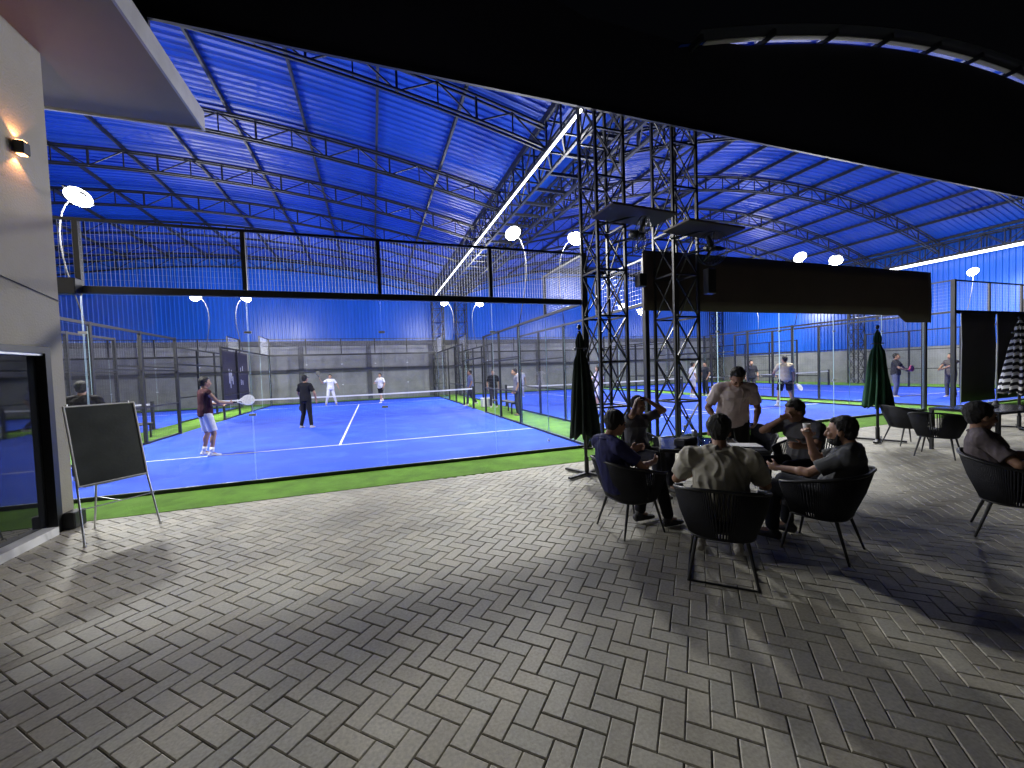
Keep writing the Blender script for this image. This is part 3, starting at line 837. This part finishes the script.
# ------------------------------------------------------------------ fans with rain hoods on the towers
def fan(x, y, z, label, yawd):
    t = thing('wall_fan', label, 'fan', (x,y,z), 0, 'fans under flat hoods on the steel towers')
    m = MB(); m.cbox((.20,-.25,.40), (1.35,.70,.045), Matrix.Rotation(R(2),4,'Y'), 0, .01); m.cbox((.20,-.25,.437), (1.0,.5,.03), None, 0, .01); m.build('rain_hood', M['brown'], t)
    m = MB(); m.tube([(-.3,.1,.30),(.3,-.3,.40)], .018, 6); m.tube([(0,.1,0),(.25,-.25,.02)], .022, 8); m.tube([(.25,-.25,.02),(.42,-.3,.38)], .014, 6); m.build('bracket', M['steel'], t)
    Rm = Matrix.Rotation(R(yawd),4,'Z') @ Matrix.Rotation(R(18),4,'X'); c = V((.25,-.40,.0))
    m = MB(); rr = .31
    for s_ in (-.07,.07):
        for q in (.33,.6,.85,1.0):
            dd = s_*(1.25-.45*q) if q < 1 else s_*.6
            m.tube([c + Rm @ V((rr*q*math.cos(a), dd, rr*q*math.sin(a))) for a in [2*PI*i/28 for i in range(29)]], .0028 if q < 1 else .007, 5)
        for i in range(28):
            a = 2*PI*i/28
            m.tube([c + Rm @ V((rr*q*math.cos(a), s_*(1.25-.45*q) if q < 1 else s_*.6, rr*q*math.sin(a))) for q in (.1,.33,.6,.85,1.0)], .0022, 4)
    cg = m.build('cage', M['greysteel'], t)
    m = MB()
    for i in range(3):
        a = 2*PI*i/3; vs = []
        for q in range(7):
            rq = .05+.22*q/6; wq = .05+.07*math.sin(PI*min(1,q/6+.15))
            for s_ in (-1, 1):
                for th in (-.002,.002):
                    aa = a + s_*wq/rq*.5*.8
                    vs.append(c + Rm @ V((rq*math.cos(aa), s_*.022+th, rq*math.sin(aa))))
        fs = []
        for q in range(6):
            b_ = q*4
            fs += [(b_,b_+2,b_+6,b_+4),(b_+1,b_+5,b_+7,b_+3),(b_,b_+4,b_+5,b_+1),(b_+2,b_+3,b_+7,b_+6)]
        m.add(vs, fs)
    m.tube([c + Rm @ V((0,-.05,0)), c + Rm @ V((0,.05,0))], .045, 12); m.build('blades', M['greysteel'], t, True)
    m = MB(); m.tube([c + Rm @ V((0,.06,0)), c + Rm @ V((0,.22,0))], [.075,.06], 14); m.build('motor', M['steel'], t, True)
fan(10.2,-.90,3.98,'black fan under a flat hood on the left steel tower',38)
fan(11.80,-.90,3.85,'black fan under a flat hood on the right steel tower',-15)
m = MB(); m.cbox((10.62,-1.02,3.25), (.16,.16,.24), None, 0, .01); m.bar((10.62,-.94,3.25),(10.62,-.86,3.25),.04); tag(m.build('loudspeaker', M['steel']), 'small black loudspeaker fixed to the left steel tower below the fan', 'speaker')
m = MB(); m.cbox((12.28,-1.0,3.3), (.2,.14,.5), None, 0, .01); m.bar((12.28,-.94,3.3),(12.28,-.86,3.3),.04); tag(m.build('electrical_cabinet', M['steel']), 'slim black cabinet fixed to the right steel tower', 'cabinet')

# ------------------------------------------------------------------ benches, cooler
def bench(x, y, label, rz=R(90)):
    t = thing('bench', label, 'bench', (x,y,0), rz)
    m = MB(); m.cbox((0,0,.44), (1.5,.35,.04), None, 0, .008); m.build('seat', M['steel'], t)
    for sx in (-1,1):
        m = MB(); m.bar((sx*.65,-.15,0),(sx*.65,-.15,.42),.04); m.bar((sx*.65,.15,0),(sx*.65,.15,.42),.04); m.bar((sx*.65,-.15,.40),(sx*.65,.15,.40),.035); m.build('leg', M['steel'], t)
bench(10.8,7.4,'black bench on the green gap right of the nearest court')
bench(-.75,7.0,'black bench on the green gap left of the nearest court')
bench(22.3,8.2,'black bench on the green gap right of the middle court')
def cooler(x, y, label, col):
    t = thing('cool_box', label, 'cool box', (x,y,0))
    m = MB(); m.cbox((0,0,.17), (.5,.35,.34), None, 0, .02); m.build('body', col, t)
    m = MB(); m.cbox((0,0,.375), (.52,.37,.06), None, 0, .015); m.build('lid', M['white'], t)
cooler(10.75,10.6,'white cool box on the green gap right of the nearest court',M['white'])
cooler(-.8,5.6,'white cool box on the green gap left of the nearest court',M['white'])
m = MB(); m.cbox((0,0,.04),(.1,.1,.01)); m.tube([(0,0,.03),(0,0,.2)],[.055,.012],12); o = m.build('marker_cone', M['white']); o.location = (9.55,1.0,-.02); o.scale = (.7,.7,.5); tag(o,'small white marker cone at the near right corner of the nearest court','cone')

# ------------------------------------------------------------------ people
def remesh(mb, voxel, smooth=3, wr=0.0, wf=7., seed=0.):
    me = bpy.data.meshes.new('tmp'); me.from_pydata(mb.v, [], mb.f); me.update()
    o = bpy.data.objects.new('tmp', me); COL.objects.link(o)
    r = o.modifiers.new('r', 'REMESH'); r.mode = 'VOXEL'; r.voxel_size = voxel; r.adaptivity = 0; r.use_smooth_shade = True
    if smooth:
        s = o.modifiers.new('s', 'SMOOTH'); s.iterations = smooth; s.factor = .5
    bpy.context.view_layer.update()
    dg = bpy.context.evaluated_depsgraph_get()
    out = bpy.data.meshes.new_from_object(o.evaluated_get(dg))
    bpy.data.objects.remove(o); bpy.data.meshes.remove(me)
    if wr:
        ns = [v.normal.copy() for v in out.vertices]
        for v, n in zip(out.vertices, ns):
            p = v.co
            wq = noise.noise(p*5 + V((seed,0,0)))*.9
            a = noise.noise(V((p.x*wf*1.7+seed+wq+p.z*3, p.y*wf*1.7-wq, p.z*wf*.30)))
            b = noise.noise(V((p.x*wf*.8+seed-p.z*6, p.y*wf*.8, p.z*wf*.7+wq)))
            k = (1-abs(a)*2.8)*.7 + (1-abs(b)*2.8)*.3
            v.co = p + n*(wr*max(-.12, k-.15))
    out.polygons.foreach_set('use_smooth', [True]*len(out.polygons))
    return out
def link(me, name, m, parent):
    me.materials.clear(); me.materials.append(m)
    me.name = name
    o = bpy.data.objects.new(name, me); COL.objects.link(o); o.parent = parent; return o

STAND = dict(pel=(0,0,.93), neck=(0,.0,1.45), head=(0,.03,1.60), kneeL=(-.11,.03,.50), kneeR=(.11,.03,.50), ankL=(-.13,-.02,.09), ankR=(.13,-.02,.09),
             elL=(-.27,-.02,1.14), elR=(.27,-.02,1.14), haL=(-.26,.10,.90), haR=(.26,.10,.90))
SIT = dict(pel=(0,-.02,.49), neck=(0,-.12,.98), head=(0,-.07,1.13), kneeL=(-.13,.42,.50), kneeR=(.13,.42,.50), ankL=(-.13,.40,.09), ankR=(.13,.44,.09),
           elL=(-.27,.0,.76), elR=(.27,.0,.76), haL=(-.16,.24,.70), haR=(.16,.24,.70))
def person(label, x, y, d, pose, base=STAND, s=1.0, vox=.012, shirt=(.5,.5,.5), sleeve='short', legs='trousers', legcol=(.02,.02,.025),
           shoecol=(.6,.6,.6), skin='skin', hy=0., hp=0., ht=0., cap=None, beard=False, build_=1.0, crease=.006, curl=.5, vest=False, handn=None, group=None, sit=False, hairs=1.0, fing=True, lean=0):
    P = {k: V(v) for k, v in base.items()}
    for k, v in pose.items(): P[k] = V(v)
    P = {k: v*s for k, v in P.items()}
    rt = thing('person', label, 'person', (x, y, 0), face(*d), group)
    bw_ = build_*s
    pel, neck, head = P['pel'], P['neck'], P['head']
    spine = (neck-pel).normalized()
    right = V((1,0,0)); 
    if 'tw' in pose: right = Matrix.Rotation(pose['tw'][0], 3, 'Z') @ right
    rs_ = (right - spine*right.dot(spine)).normalized(); fwd = spine.cross(rs_)*-1
    if fwd.y < 0: fwd = -fwd
    shL = neck - spine*.055*s - rs_*.175*bw_; shR = neck - spine*.055*s + rs_*.175*bw_
    hipL = pel + V((-.095*bw_,.0,-.03*s)); hipR = pel + V((.095*bw_,0,-.03*s))
    mid = pel.lerp(neck, .5) - fwd*.02*s*(1 if sit else 0)
    def torso(mb, g=0., z0=-.08, hem=0.):
        p0 = pel + spine*z0*s
        mb.loft([(p0 - spine*.03*s, (.12)*bw_+g, .08*bw_+g), (p0+spine*.02*s, .165*bw_+g+hem, .115*bw_+g+hem), (pel+spine*.10*s-fwd*.0, .158*bw_+g+hem, .115*bw_+g+hem), (pel.lerp(mid,.7), .142*bw_+g*1.2+hem*.8, .105*bw_+g+hem*.5),
                 (mid+spine*.06*s, .155*bw_+g, .112*bw_+g), (pel.lerp(neck,.74)+fwd*.01*s, .172*bw_+g, .120*bw_+g), (pel.lerp(neck,.88), .172*bw_+g, .10*bw_+g), (pel.lerp(neck,.96), .11*bw_+g, .07*bw_+g), (neck+spine*.02*s, .056*s+g*.4, .056*s+g*.4)], rs_)
        for sh in (shL, shR): mb.ell(sh - spine*.005*s, (.062*bw_+g,)*3, None, 12, 8)
        # slopes of the shoulders
        mb.cap(neck-spine*.0*s, shL+spine*.01*s, .050*s+g*.5, .052*s+g); mb.cap(neck-spine*.0*s, shR+spine*.01*s, .050*s+g*.5, .052*s+g)
    b = MB(); torso(b)
    HR = (Matrix.Rotation(R(hy),4,'Z') @ Matrix.Rotation(R(hp),4,'X') @ Matrix.Rotation(R(ht),4,'Y'))
    h = lambda a, b_, c: head + (HR @ V((a*s, b_*s, c*s)))
    b.cap(neck, head + (HR @ V((0,-.02*s,-.05*s))), .056*s, .052*s)
    b.ell(h(0,-.012,.025), (.076*s,.094*s,.098*s), HR, 20, 12)
    b.ell(h(0,.022,-.035), (.060*s,.068*s,.078*s), HR, 18, 12)       # face
    b.ell(h(0,.050,-.082), (.036*s,.032*s,.030*s), HR, 12, 8)        # chin
    b.cap(h(0,.086,.012), h(0,.106,-.030), .010*s, .016*s)           # nose
    b.cap(h(-.03,.080,.028), h(.03,.080,.028), .012*s)                # brow
    b.cap(h(-.018,.084,-.058), h(.018,.084,-.058), .010*s)            # lips
    for q in (-1,1):
        b.ell(h(q*.077,-.008,-.008), (.010*s,.020*s,.033*s), HR, 10, 7)
        b.ell(h(q*.040,.066,-.025), (.022*s,.022*s,.022*s), HR, 10, 7)
    arms = []
    for sh, el, ha, q in ((shL,P['elL'],P['haL'],-1), (shR,P['elR'],P['haR'],1)):
        # enforce limb lengths
        uL, fL = .29*s, .25*s
        el = sh + (el-sh).normalized()*uL; ha_ = el + (ha-el).normalized()*fL
        arms.append((sh, el, ha_, q))
        b.cap(sh, el, .050*bw_, .038*s); b.cap(el, ha_, .040*s, .026*s)
        b.ell(el.lerp(ha_,.25), (.043*s,.043*s,.06*s), ((ha_-el).to_track_quat('Z','Y')).to_matrix(), 12, 8)
        dd = (ha_-el).normalized()
        nn = V(handn[0 if q < 0 else 1]) if handn else V((-q*1.0, 0, .2))
        nn = (nn - dd*nn.dot(dd)).normalized(); sd = dd.cross(nn)  # palm normal, side
        if sd.z < 0: sd = -sd                                       # thumb side up
        pc = ha_ + dd*.045*s
        Q = Matrix((sd, dd, nn)).transposed()
        b.ell(pc, (.042*s,.055*s,.017*s), Q, 12, 8); b.cap(ha_-dd*.01*s, pc, .024*s, .022*s)
        for i, (o_, L_) in enumerate(((.030,.072),(.010,.080),(-.011,.074),(-.030,.058))):
            st = pc + dd*.038*s + sd*o_*s; cu = curl*(.55+.12*i)
            d1 = (dd*math.cos(cu) + nn*math.sin(cu)); d2 = (dd*math.cos(cu*2.3) + nn*math.sin(cu*2.3))
            m1 = st + d1*L_*.5*s; m2 = m1 + d2*L_*.5*s
            b.cap(st, m1, .0092*s, .0085*s, 8); b.cap(m1, m2, .0085*s, .0070*s, 8)
        t0 = ha_ + dd*.018*s + sd*.026*s; t1 = t0 + (dd*.6+sd*.75+nn*.25).normalized()*.038*s; t2 = t1 + (dd*.85+sd*.15+nn*.55*min(1,curl+.2)).normalized()*.032*s
        b.cap(t0, t1, .012*s, .0105*s, 8); b.cap(t1, t2, .0105*s, .0085*s, 8)
    kn = []
    for hip, k_, an in ((hipL,P['kneeL'],P['ankL']), (hipR,P['kneeR'],P['ankR'])):
        k2 = hip + (k_-hip).normalized()*.42*s
        a2 = k2 + (an-k2).normalized()*.415*s
        kn.append((hip, k2, a2))
        b.cap(hip, k2, .082*bw_, .054*s, 14); b.cap(k2, a2, .052*s, .036*s, 12)
        cd = (a2-k2).normalized(); back = V((0,-1,0)); back = (back-cd*back.dot(cd)).normalized() if abs(cd.y) < .95 else V((0,0,-1))
        b.ell(k2.lerp(a2,.30)+back*.016*s, (.050*s,.050*s,.11*s), cd.to_track_quat('Z','Y').to_matrix(), 12, 8)
        b.ell(a2+V((0,.03,-.03))*s, (.035*s,.08*s,.035*s), None, 12, 8)
    seed = random.uniform(0,50)
    link(remesh(b, vox, 3 if vox < .01 else 2), 'body', M[skin], rt)
    # eyes
    if vox < .01:
        for q in (-1,1):
            e = MB(); e.ell(h(q*.031,.083,.006), (.012*s,.007*s,.006*s), HR, 10, 6); e.build('eye', M['eye'], rt, True)
        e = MB(); e.ell(h(0,.093,-.058), (.020*s,.006*s,.005*s), HR, 10, 6); e.build('lips', M['lip'], rt, True)
    # hair
    hb = MB()
    hb.ell(h(0,-.034,.048), (.085*s*hairs,.090*s*hairs,.090*s*hairs), HR, 20, 12)
    hb.ell(h(0,-.055,-.005), (.070*s,.058*s,.075*s), HR, 16, 10)
    hb.ell(h(0,.022,.092), (.056*s,.044*s,.030*s), HR, 14, 8)
    for q in (-1,1): hb.cap(h(q*.072,-.012,.03), h(q*.074,.004,-.002), .014*s, .009*s, 8)
    hm = remesh(hb, max(vox*.8,.006), 1, .007, 24., seed); link(hm, 'hair', M['hair'], rt)
    if beard:
        bb = MB(); bb.ell(h(0,.034,-.078), (.060*s,.062*s,.044*s), HR, 16, 10); bb.ell(h(0,.074,-.075), (.032*s,.026*s,.030*s), HR, 12, 8)
        for q in (-1,1): bb.cap(h(q*.066,.004,-.02), h(q*.052,.030,-.085), .012*s, .016*s)
        link(remesh(bb, .006, 1, .004, 30., seed), 'beard', M['hair'], rt)
    if cap:
        cb = MB(); cb.ell(h(0,-.012,.060), (.088*s,.104*s,.078*s), HR, 18, 10); cb.ell(h(0,.13,.045), (.065*s,.075*s,.012*s), HR, 14, 6)
        link(remesh(cb, max(vox,.008), 1), 'cap', cap, rt)
    # shirt
    fm = fabric('shirt fabric', shirt)
    g = (.009 if vest else .016)*s; sb = MB(); torso(sb, g, -.06, .012*s)
    for sh, el, ha_, q in arms:
        if vest: pass
        elif sleeve == 'short': sb.tube([sh, sh.lerp(el,.40), sh.lerp(el,.74)], [.058*bw_+g*.5, .052*bw_+g*.8, .050*s+g*1.0], 14)
        else:
            sb.cap(sh, el, .054*bw_+g, .044*s+g); sb.cap(el, el.lerp(ha_,.9), .044*s+g, .030*s+g*.8)
    link(remesh(sb, max(vox*.9,.007), 2, crease*s, 8., seed), 'shirt', fm, rt)
    # collar
    if vox < .01 and not vest:
        cb = MB(); cn2 = neck+spine*.012*s
        ring = [cn2 + rs_*(.064*s*math.cos(a)) + fwd*(.062*s*math.sin(a)) + spine*(.012*s*(-math.sin(a))) for a in [2*PI*i/20 for i in range(21)]]
        cb.tube(ring, .011*s, 8, 0, False); cb.build('collar', fm, rt, True)
    # trousers or shorts
    tm = fabric('trouser fabric', legcol, .35); tb = MB()
    tb.loft([(pel - V((0,0,.09))*s, .12*bw_, .10*bw_), (pel-V((0,0,.03))*s, .168*bw_+.010, .125*bw_+.01), (pel+spine*.05*s, .162*bw_+.008, .120*bw_+.008), (pel+spine*.10*s, .15*bw_, .11*bw_)], rs_)
    for hip, k2, a2 in kn:
        if legs == 'shorts':
            tb.tube([hip, hip.lerp(k2,.5), hip.lerp(k2,.86)], [.098*bw_, .090*bw_, .088*bw_], 16); tb.ell(hip, (.10*bw_,)*3)
        else:
            tb.cap(hip, k2, .097*bw_, .070*s, 14); tb.cap(k2, k2.lerp(a2,.9), .068*s, .056*s, 14)
    link(remesh(tb, max(vox*.9,.008), 2, .004*s, 7., seed+9), 'shorts' if legs == 'shorts' else 'trousers', tm, rt)
    sm = mat('shoe', shoecol, .6, 0, var=.15, vscale=20)
    for q, (hip, k2, a2) in enumerate(kn):
        f = MB(); fd = V((a2.x-k2.x, 0, 0)); c0 = a2
        toe = V((.02*(1 if q else -1), .155, 0))*s
        zz = a2.z
        f.loft([(c0+V((0,-.075*s,-zz*0))*1.0 - V((0,0,.05))*s, .022*s, .02*s), (c0+V((0,-.06,-.048))*s, .036*s, .040*s), (c0+V((0,.0,-.042))*s, .042*s, .046*s), (c0+V((0,.07,-.055))*s+toe*.05, .046*s, .034*s), (c0+V((0,.13,-.062))*s, .044*s, .026*s), (c0+V((0,.18,-.068))*s, .026*s, .018*s)], (1,0,0), 14)
        f.cap(c0+V((0,-.015,-.03))*s, c0+V((0,-.01,.0))*s, .043*s, .042*s)
        link(remesh(f, .010 if vox > .01 else .007, 2), 'shoe', sm, rt)
        if legs == 'shorts':
            f = MB(); f.tube([c0, k2.lerp(a2,.72)], [.041*s,.045*s], 12); f.build('sock', M['white'], rt, True)
    rt['_h'] = 0
    del rt['_h']
    Mr = Matrix.Translation((x,y,0)) @ Matrix.Rotation(face(*d),4,'Z')
    return [Mr @ (a[2] + (a[2]-a[1]).normalized()*.075*s) for a in arms], Mr

def racket(p, d, label, col, n=(0,0,1)):
    """p grip in the hand, d direction to the head"""
    d = V(d).normalized(); nn = V(n); nn = (nn-d*nn.dot(d)).normalized(); sd = d.cross(nn)
    t = thing('racket', label, 'racket', p)
    m = MB(); m.tube([d*-.07, d*.09], .015, 10); m.build('grip', M['steel'], t, True)
    m = MB(); Q = []
    for s_ in (-1, 1):
        m.tube([d*.08, d*.14+sd*.035*s_, d*.19+sd*.07*s_], .012, 6)
    m.build('throat', col, t, True)
    m = MB(); c = d*.30; vs = []; K = 24
    out = [(c + d*(.13*math.cos(a)) + sd*(.125*math.sin(a))*(1-.12*math.cos(a+PI)*0)) for a in [2*PI*i/K for i in range(K)]]
    vs = [q + nn*.016 for q in out] + [q - nn*.016 for q in out]
    m.add(vs, [tuple(range(K)), tuple(range(2*K-1,K-1,-1))] + [(i,K+i,K+(i+1)%K,(i+1)%K) for i in range(K)])
    f = m.build('face', col, t)
    m = MB()
    for i in range(-3,4):
        for j in range(-3,4):
            if i*i+j*j < 10:
                q = c + d*.03*i + sd*.03*j
                for s_ in (-1,1): m.tube([q+nn*.0162*s_, q+nn*.0172*s_], .005, 6)
    m.build('holes', M['steel'], f)
    return t

PB = dict(vox=.0075)
# --- seated and standing group on the patio
person('person in navy shirt seated in profile on the left of the table', 8.13,-3.88,(1,.03),
       dict(neck=(0,-.13,.95), head=(-.0,-.02,1.09), elR=(.26,.08,.70), haR=(.13,.34,.70), elL=(-.27,.05,.72), haL=(-.10,.32,.80), kneeR=(.12,.42,.50), ankR=(.13,.50,.09), kneeL=(-.10,.43,.52), ankL=(-.08,.30,.09)),
       SIT, shirt=(.028,.03,.10), hp=-12, legcol=(.008,.008,.012), shoecol=(.03,.03,.035), sit=True, hairs=1.12, **PB)
person('person in creased beige shirt seated with back turned towards the camera', 8.44,-4.83,(.70,.71),
       dict(neck=(0,-.10,.97), head=(0,-.01,1.115), elL=(-.30,.02,.74), haL=(-.16,.24,.72), elR=(.30,.02,.74), haR=(.18,.26,.74), kneeL=(-.17,.40,.50), ankL=(-.15,.28,.09), kneeR=(.17,.40,.50), ankR=(.14,.26,.09)),
       SIT, shirt=(.42,.40,.34), hp=-14, legcol=(.03,.032,.04), shoecol=(.45,.43,.40), build_=1.16, crease=.020, sit=True, hairs=1.08, **PB)
hb_, MB_ = person('bearded person in grey tee holding a small cup to the mouth', 9.53,-4.97,(-.38,.93),
       dict(neck=(0,-.15,.92), head=(0,-.07,1.05), elL=(-.22,.12,.70), haL=(-.14,.36,.70), elR=(.16,.14,.76), haR=(.03,.16,.98), kneeL=(-.12,.40,.52), ankL=(-.10,.42,.09), kneeR=(.15,.40,.52), ankR=(.16,.36,.09)),
       SIT, shirt=(.10,.105,.115), hp=-4, legcol=(.02,.022,.03), shoecol=(.05,.05,.05), beard=True, sit=True, curl=.9, hairs=1.0, **PB)
m = MB(); lathe(m, [(.022,0),(.030,.07),(.028,.07),(.020,.008)], 14); o = m.build('cup', M['paper'], None, True); o.location = hb_[1] + V((0,0,-.01)); tag(o, 'small pale cup held at the mouth of the bearded person', 'cup')
person('person in dark grey shirt leaning head on one hand beyond the bearded person', 10.50,-4.08,(-.97,.08),
       dict(neck=(.0,.06,.96), head=(.0,.15,1.08), elR=(.26,.34,.84), haR=(.04,.25,1.02), elL=(-.30,.20,.78), haL=(-.36,.44,.77), kneeL=(-.14,.42,.50), kneeR=(.16,.42,.50)),
       SIT, shirt=(.085,.085,.095), hp=-18, hy=-8, legcol=(.015,.015,.02), shoecol=(.1,.1,.1), build_=1.1, sit=True, curl=.8, hairs=1.05, **PB)
person('person holding both hands on the head, seated beyond the left of the table', 9.24,-2.70,(.22,-.97),
       dict(neck=(0,-.04,.97), head=(0,.02,1.12), elL=(-.33,.22,1.06), haL=(-.09,.07,1.20), elR=(.33,.22,1.06), haR=(.09,.07,1.20), kneeL=(-.14,.42,.50), kneeR=(.14,.42,.50)),
       SIT, shirt=(.09,.09,.11), hp=-12, legcol=(.02,.02,.03), shoecol=(.1,.1,.1), sit=True, curl=.7, handn=((1,0,-.6),(-1,0,-.6)), **PB)
person('standing person in pale pink polo shirt looking down at the table', 10.28,-3.30,(-.55,-.83),
       dict(neck=(0,.12,1.38), head=(0,.24,1.47), elL=(-.27,.06,1.10), haL=(-.20,.24,.93), elR=(.29,.02,1.10), haR=(.22,.20,.90), pel=(0,-.03,.93)),
       STAND, shirt=(.78,.68,.67), hp=-46, legcol=(.02,.02,.022), shoecol=(.1,.1,.1), build_=1.08, crease=.009, s=1.0, **PB)
person('lone person in grey-brown tee seated at the right edge looking away', 11.24,-5.36,(.42,-.91),
       dict(neck=(0,-.16,.94), head=(.0,-.14,1.08), elL=(-.27,.04,.72), haL=(-.18,.26,.72), elR=(.28,.04,.72), haR=(.16,.28,.72)),
       SIT, shirt=(.13,.11,.12), hp=-6, hy=25, legcol=(.015,.015,.02), shoecol=(.1,.1,.1), sit=True, hairs=1.1, **PB)
# --- players
h_, _ = person('player in dark vest and white shorts holding a racket out on the nearest court', 2.31,3.18,(.80,.60),
       dict(elR=(.26,.14,1.18), haR=(.20,.38,1.14), elL=(-.25,.10,1.16), haL=(-.10,.30,1.10), kneeL=(-.14,.06,.50), kneeR=(.15,.08,.50), ankL=(-.20,.0,.09), ankR=(.20,.0,.09)),
       STAND, vox=.010, shirt=(.05,.014,.020), vest=True, legs='shorts', legcol=(.70,.70,.72), shoecol=(.75,.75,.75), s=1.01)
racket(h_[1], (.85,.25,.12), 'white racket held out by the player in the vest', M['white'], (.2,-.9,.4))
h_, _ = person('player in black tee, black trousers and dark cap standing on the nearest court', 3.71,7.19,(.45,.89),
       dict(elR=(.30,.02,1.16), haR=(.30,.10,.92), elL=(-.30,.08,1.18), haL=(-.34,.24,1.0), ankL=(-.18,-.02,.09), ankR=(.18,-.02,.09)),
       STAND, vox=.012, shirt=(.012,.012,.016), legcol=(.012,.012,.016), shoecol=(.4,.4,.42), cap=M['steel'], s=1.0)
racket(h_[0], (.1,-.15,-1), 'dark racket hanging from the hand of the player in black', M['wiredark'], (.2,-1,.1))
h_, _ = person('player all in white at the back of the nearest court', 3.5,17.6,(.1,-1),
       dict(elR=(.38,.1,1.28), haR=(.50,.2,1.46), elL=(-.34,.05,1.16), haL=(-.42,.16,.95), kneeL=(-.17,.08,.50), kneeR=(.17,.08,.50), ankL=(-.26,0,.09), ankR=(.26,0,.09)),
       STAND, vox=.016, shirt=(.70,.70,.72), legcol=(.62,.62,.66), shoecol=(.3,.3,.3), s=1.02)
racket(h_[1], (-.2,.1,.9), 'dark racket raised by the player all in white', M['wiredark'], (.6,-.8,0))
h_, _ = person('player in white tee and black shorts near the back of the nearest court', 6.2,17.2,(-.6,-.8),
       dict(kneeL=(-.1,.12,.50), kneeR=(.1,-.06,.52), ankL=(-.12,.2,.09), ankR=(.12,-.34,.16), elR=(.28,.1,1.2), haR=(.18,.34,1.15)),
       STAND, vox=.016, shirt=(.66,.66,.64), legs='shorts', legcol=(.012,.012,.016), shoecol=(.7,.7,.7), s=1.0)
person('person in grey-blue top and dark trousers standing beside the net post', 10.25,11.6,(-1,.1),
       dict(kneeL=(-.1,.16,.50), ankL=(-.1,.20,.09), ankR=(.1,-.3,.12), kneeR=(.1,-.02,.50)), STAND, vox=.016, shirt=(.16,.18,.28), legcol=(.04,.04,.07), shoecol=(.7,.7,.7))
person('person in black tee standing by the white cool box between the courts', 10.95,10.1,(-.3,-1), {}, STAND, vox=.016, shirt=(.012,.012,.016), legcol=(.03,.03,.05), s=.98)
person('person in grey tee and dark trousers standing by the bench between the courts', 10.75,6.35,(-1,.2),
       dict(head=(0,.10,1.58)), STAND, vox=.014, shirt=(.20,.20,.25), legcol=(.03,.035,.06), shoecol=(.1,.1,.1))
person('player in pale top at the back left of the middle court', 14.3,15.5,(0,-1), {}, STAND, vox=.018, shirt=(.6,.6,.58), legcol=(.5,.5,.5))
person('player in pale lilac clothes seen behind the left steel tower', 14.0,6.1,(-.5,1),
       dict(elL=(-.33,.1,1.2), haL=(-.3,.3,1.1)), STAND, vox=.014, shirt=(.5,.45,.6), legs='shorts', legcol=(.6,.58,.66), shoecol=(.7,.7,.7))
person('player in white tee and beige shorts at back right of the middle court', 20.6,8.3,(.9,-.3), {}, STAND, vox=.016, shirt=(.68,.68,.70), legs='shorts', legcol=(.50,.47,.42), shoecol=(.6,.6,.6))
person('person in dark clothes facing the white-clad player at the middle court', 22.1,9.0,(-1,.1), {}, STAND, vox=.016, shirt=(.03,.03,.04), legcol=(.03,.03,.04))
person('person in black tee with white bag by the bench right of the middle court', 22.4,6.6,(-.5,-.8), {}, STAND, vox=.016, shirt=(.02,.02,.03), legcol=(.03,.03,.05))
h_, _ = person('player in cream tee and black shorts with back turned on the middle court', 20.0,3.2,(.45,.89),
       dict(elL=(-.30,.08,1.18), haL=(-.22,.24,1.08), elR=(.30,.02,1.14), haR=(.34,.10,.88), ankL=(-.24,0,.09), ankR=(.24,-.02,.09), kneeL=(-.16,.05,.5), kneeR=(.17,.05,.5)),
       STAND, vox=.011, shirt=(.50,.43,.32), legs='shorts', legcol=(.012,.012,.018), shoecol=(.6,.6,.62), s=1.06, build_=1.1)
racket(h_[1], (.55,-.2,-.6), 'white racket held low by the player in cream', M['white'], (.2,-.9,.2))
pinkm = mat('pink racket face', (.75,.10,.28), .5)
h_, _ = person('player in black tee holding a pink racket on the right-hand court', 26.2,3.1,(.3,-.95),
       dict(elR=(.26,.14,1.16), haR=(.02,.34,1.04), elL=(-.34,.14,1.2), haL=(-.52,.22,1.06)), STAND, vox=.012, shirt=(.02,.02,.025), legcol=(.12,.13,.20), shoecol=(.5,.5,.5), s=1.04, build_=1.1)
racket(h_[1], (.8,0,.2), 'pink racket of the player on the right-hand court', pinkm, (0,-1,.1))
person('player mostly hidden behind the black cloth with one arm reaching out', 27.3,1.9,(-.8,.2),
       dict(elL=(-.2,.3,1.2), haL=(-.1,.55,1.1), elR=(.1,.34,1.16), haR=(.0,.60,1.02)), STAND, vox=.014, shirt=(.08,.07,.07), legcol=(.05,.05,.06))
person('person in black tee with white print standing behind the board easel', 1.0,1.75,(-.3,1),
       dict(elL=(-.30,-.02,1.16), haL=(-.22,.2,1.08), elR=(.30,-.02,1.16), haR=(.22,.2,1.08)), STAND, vox=.012, shirt=(.014,.014,.018), legcol=(.02,.02,.03), build_=1.1)
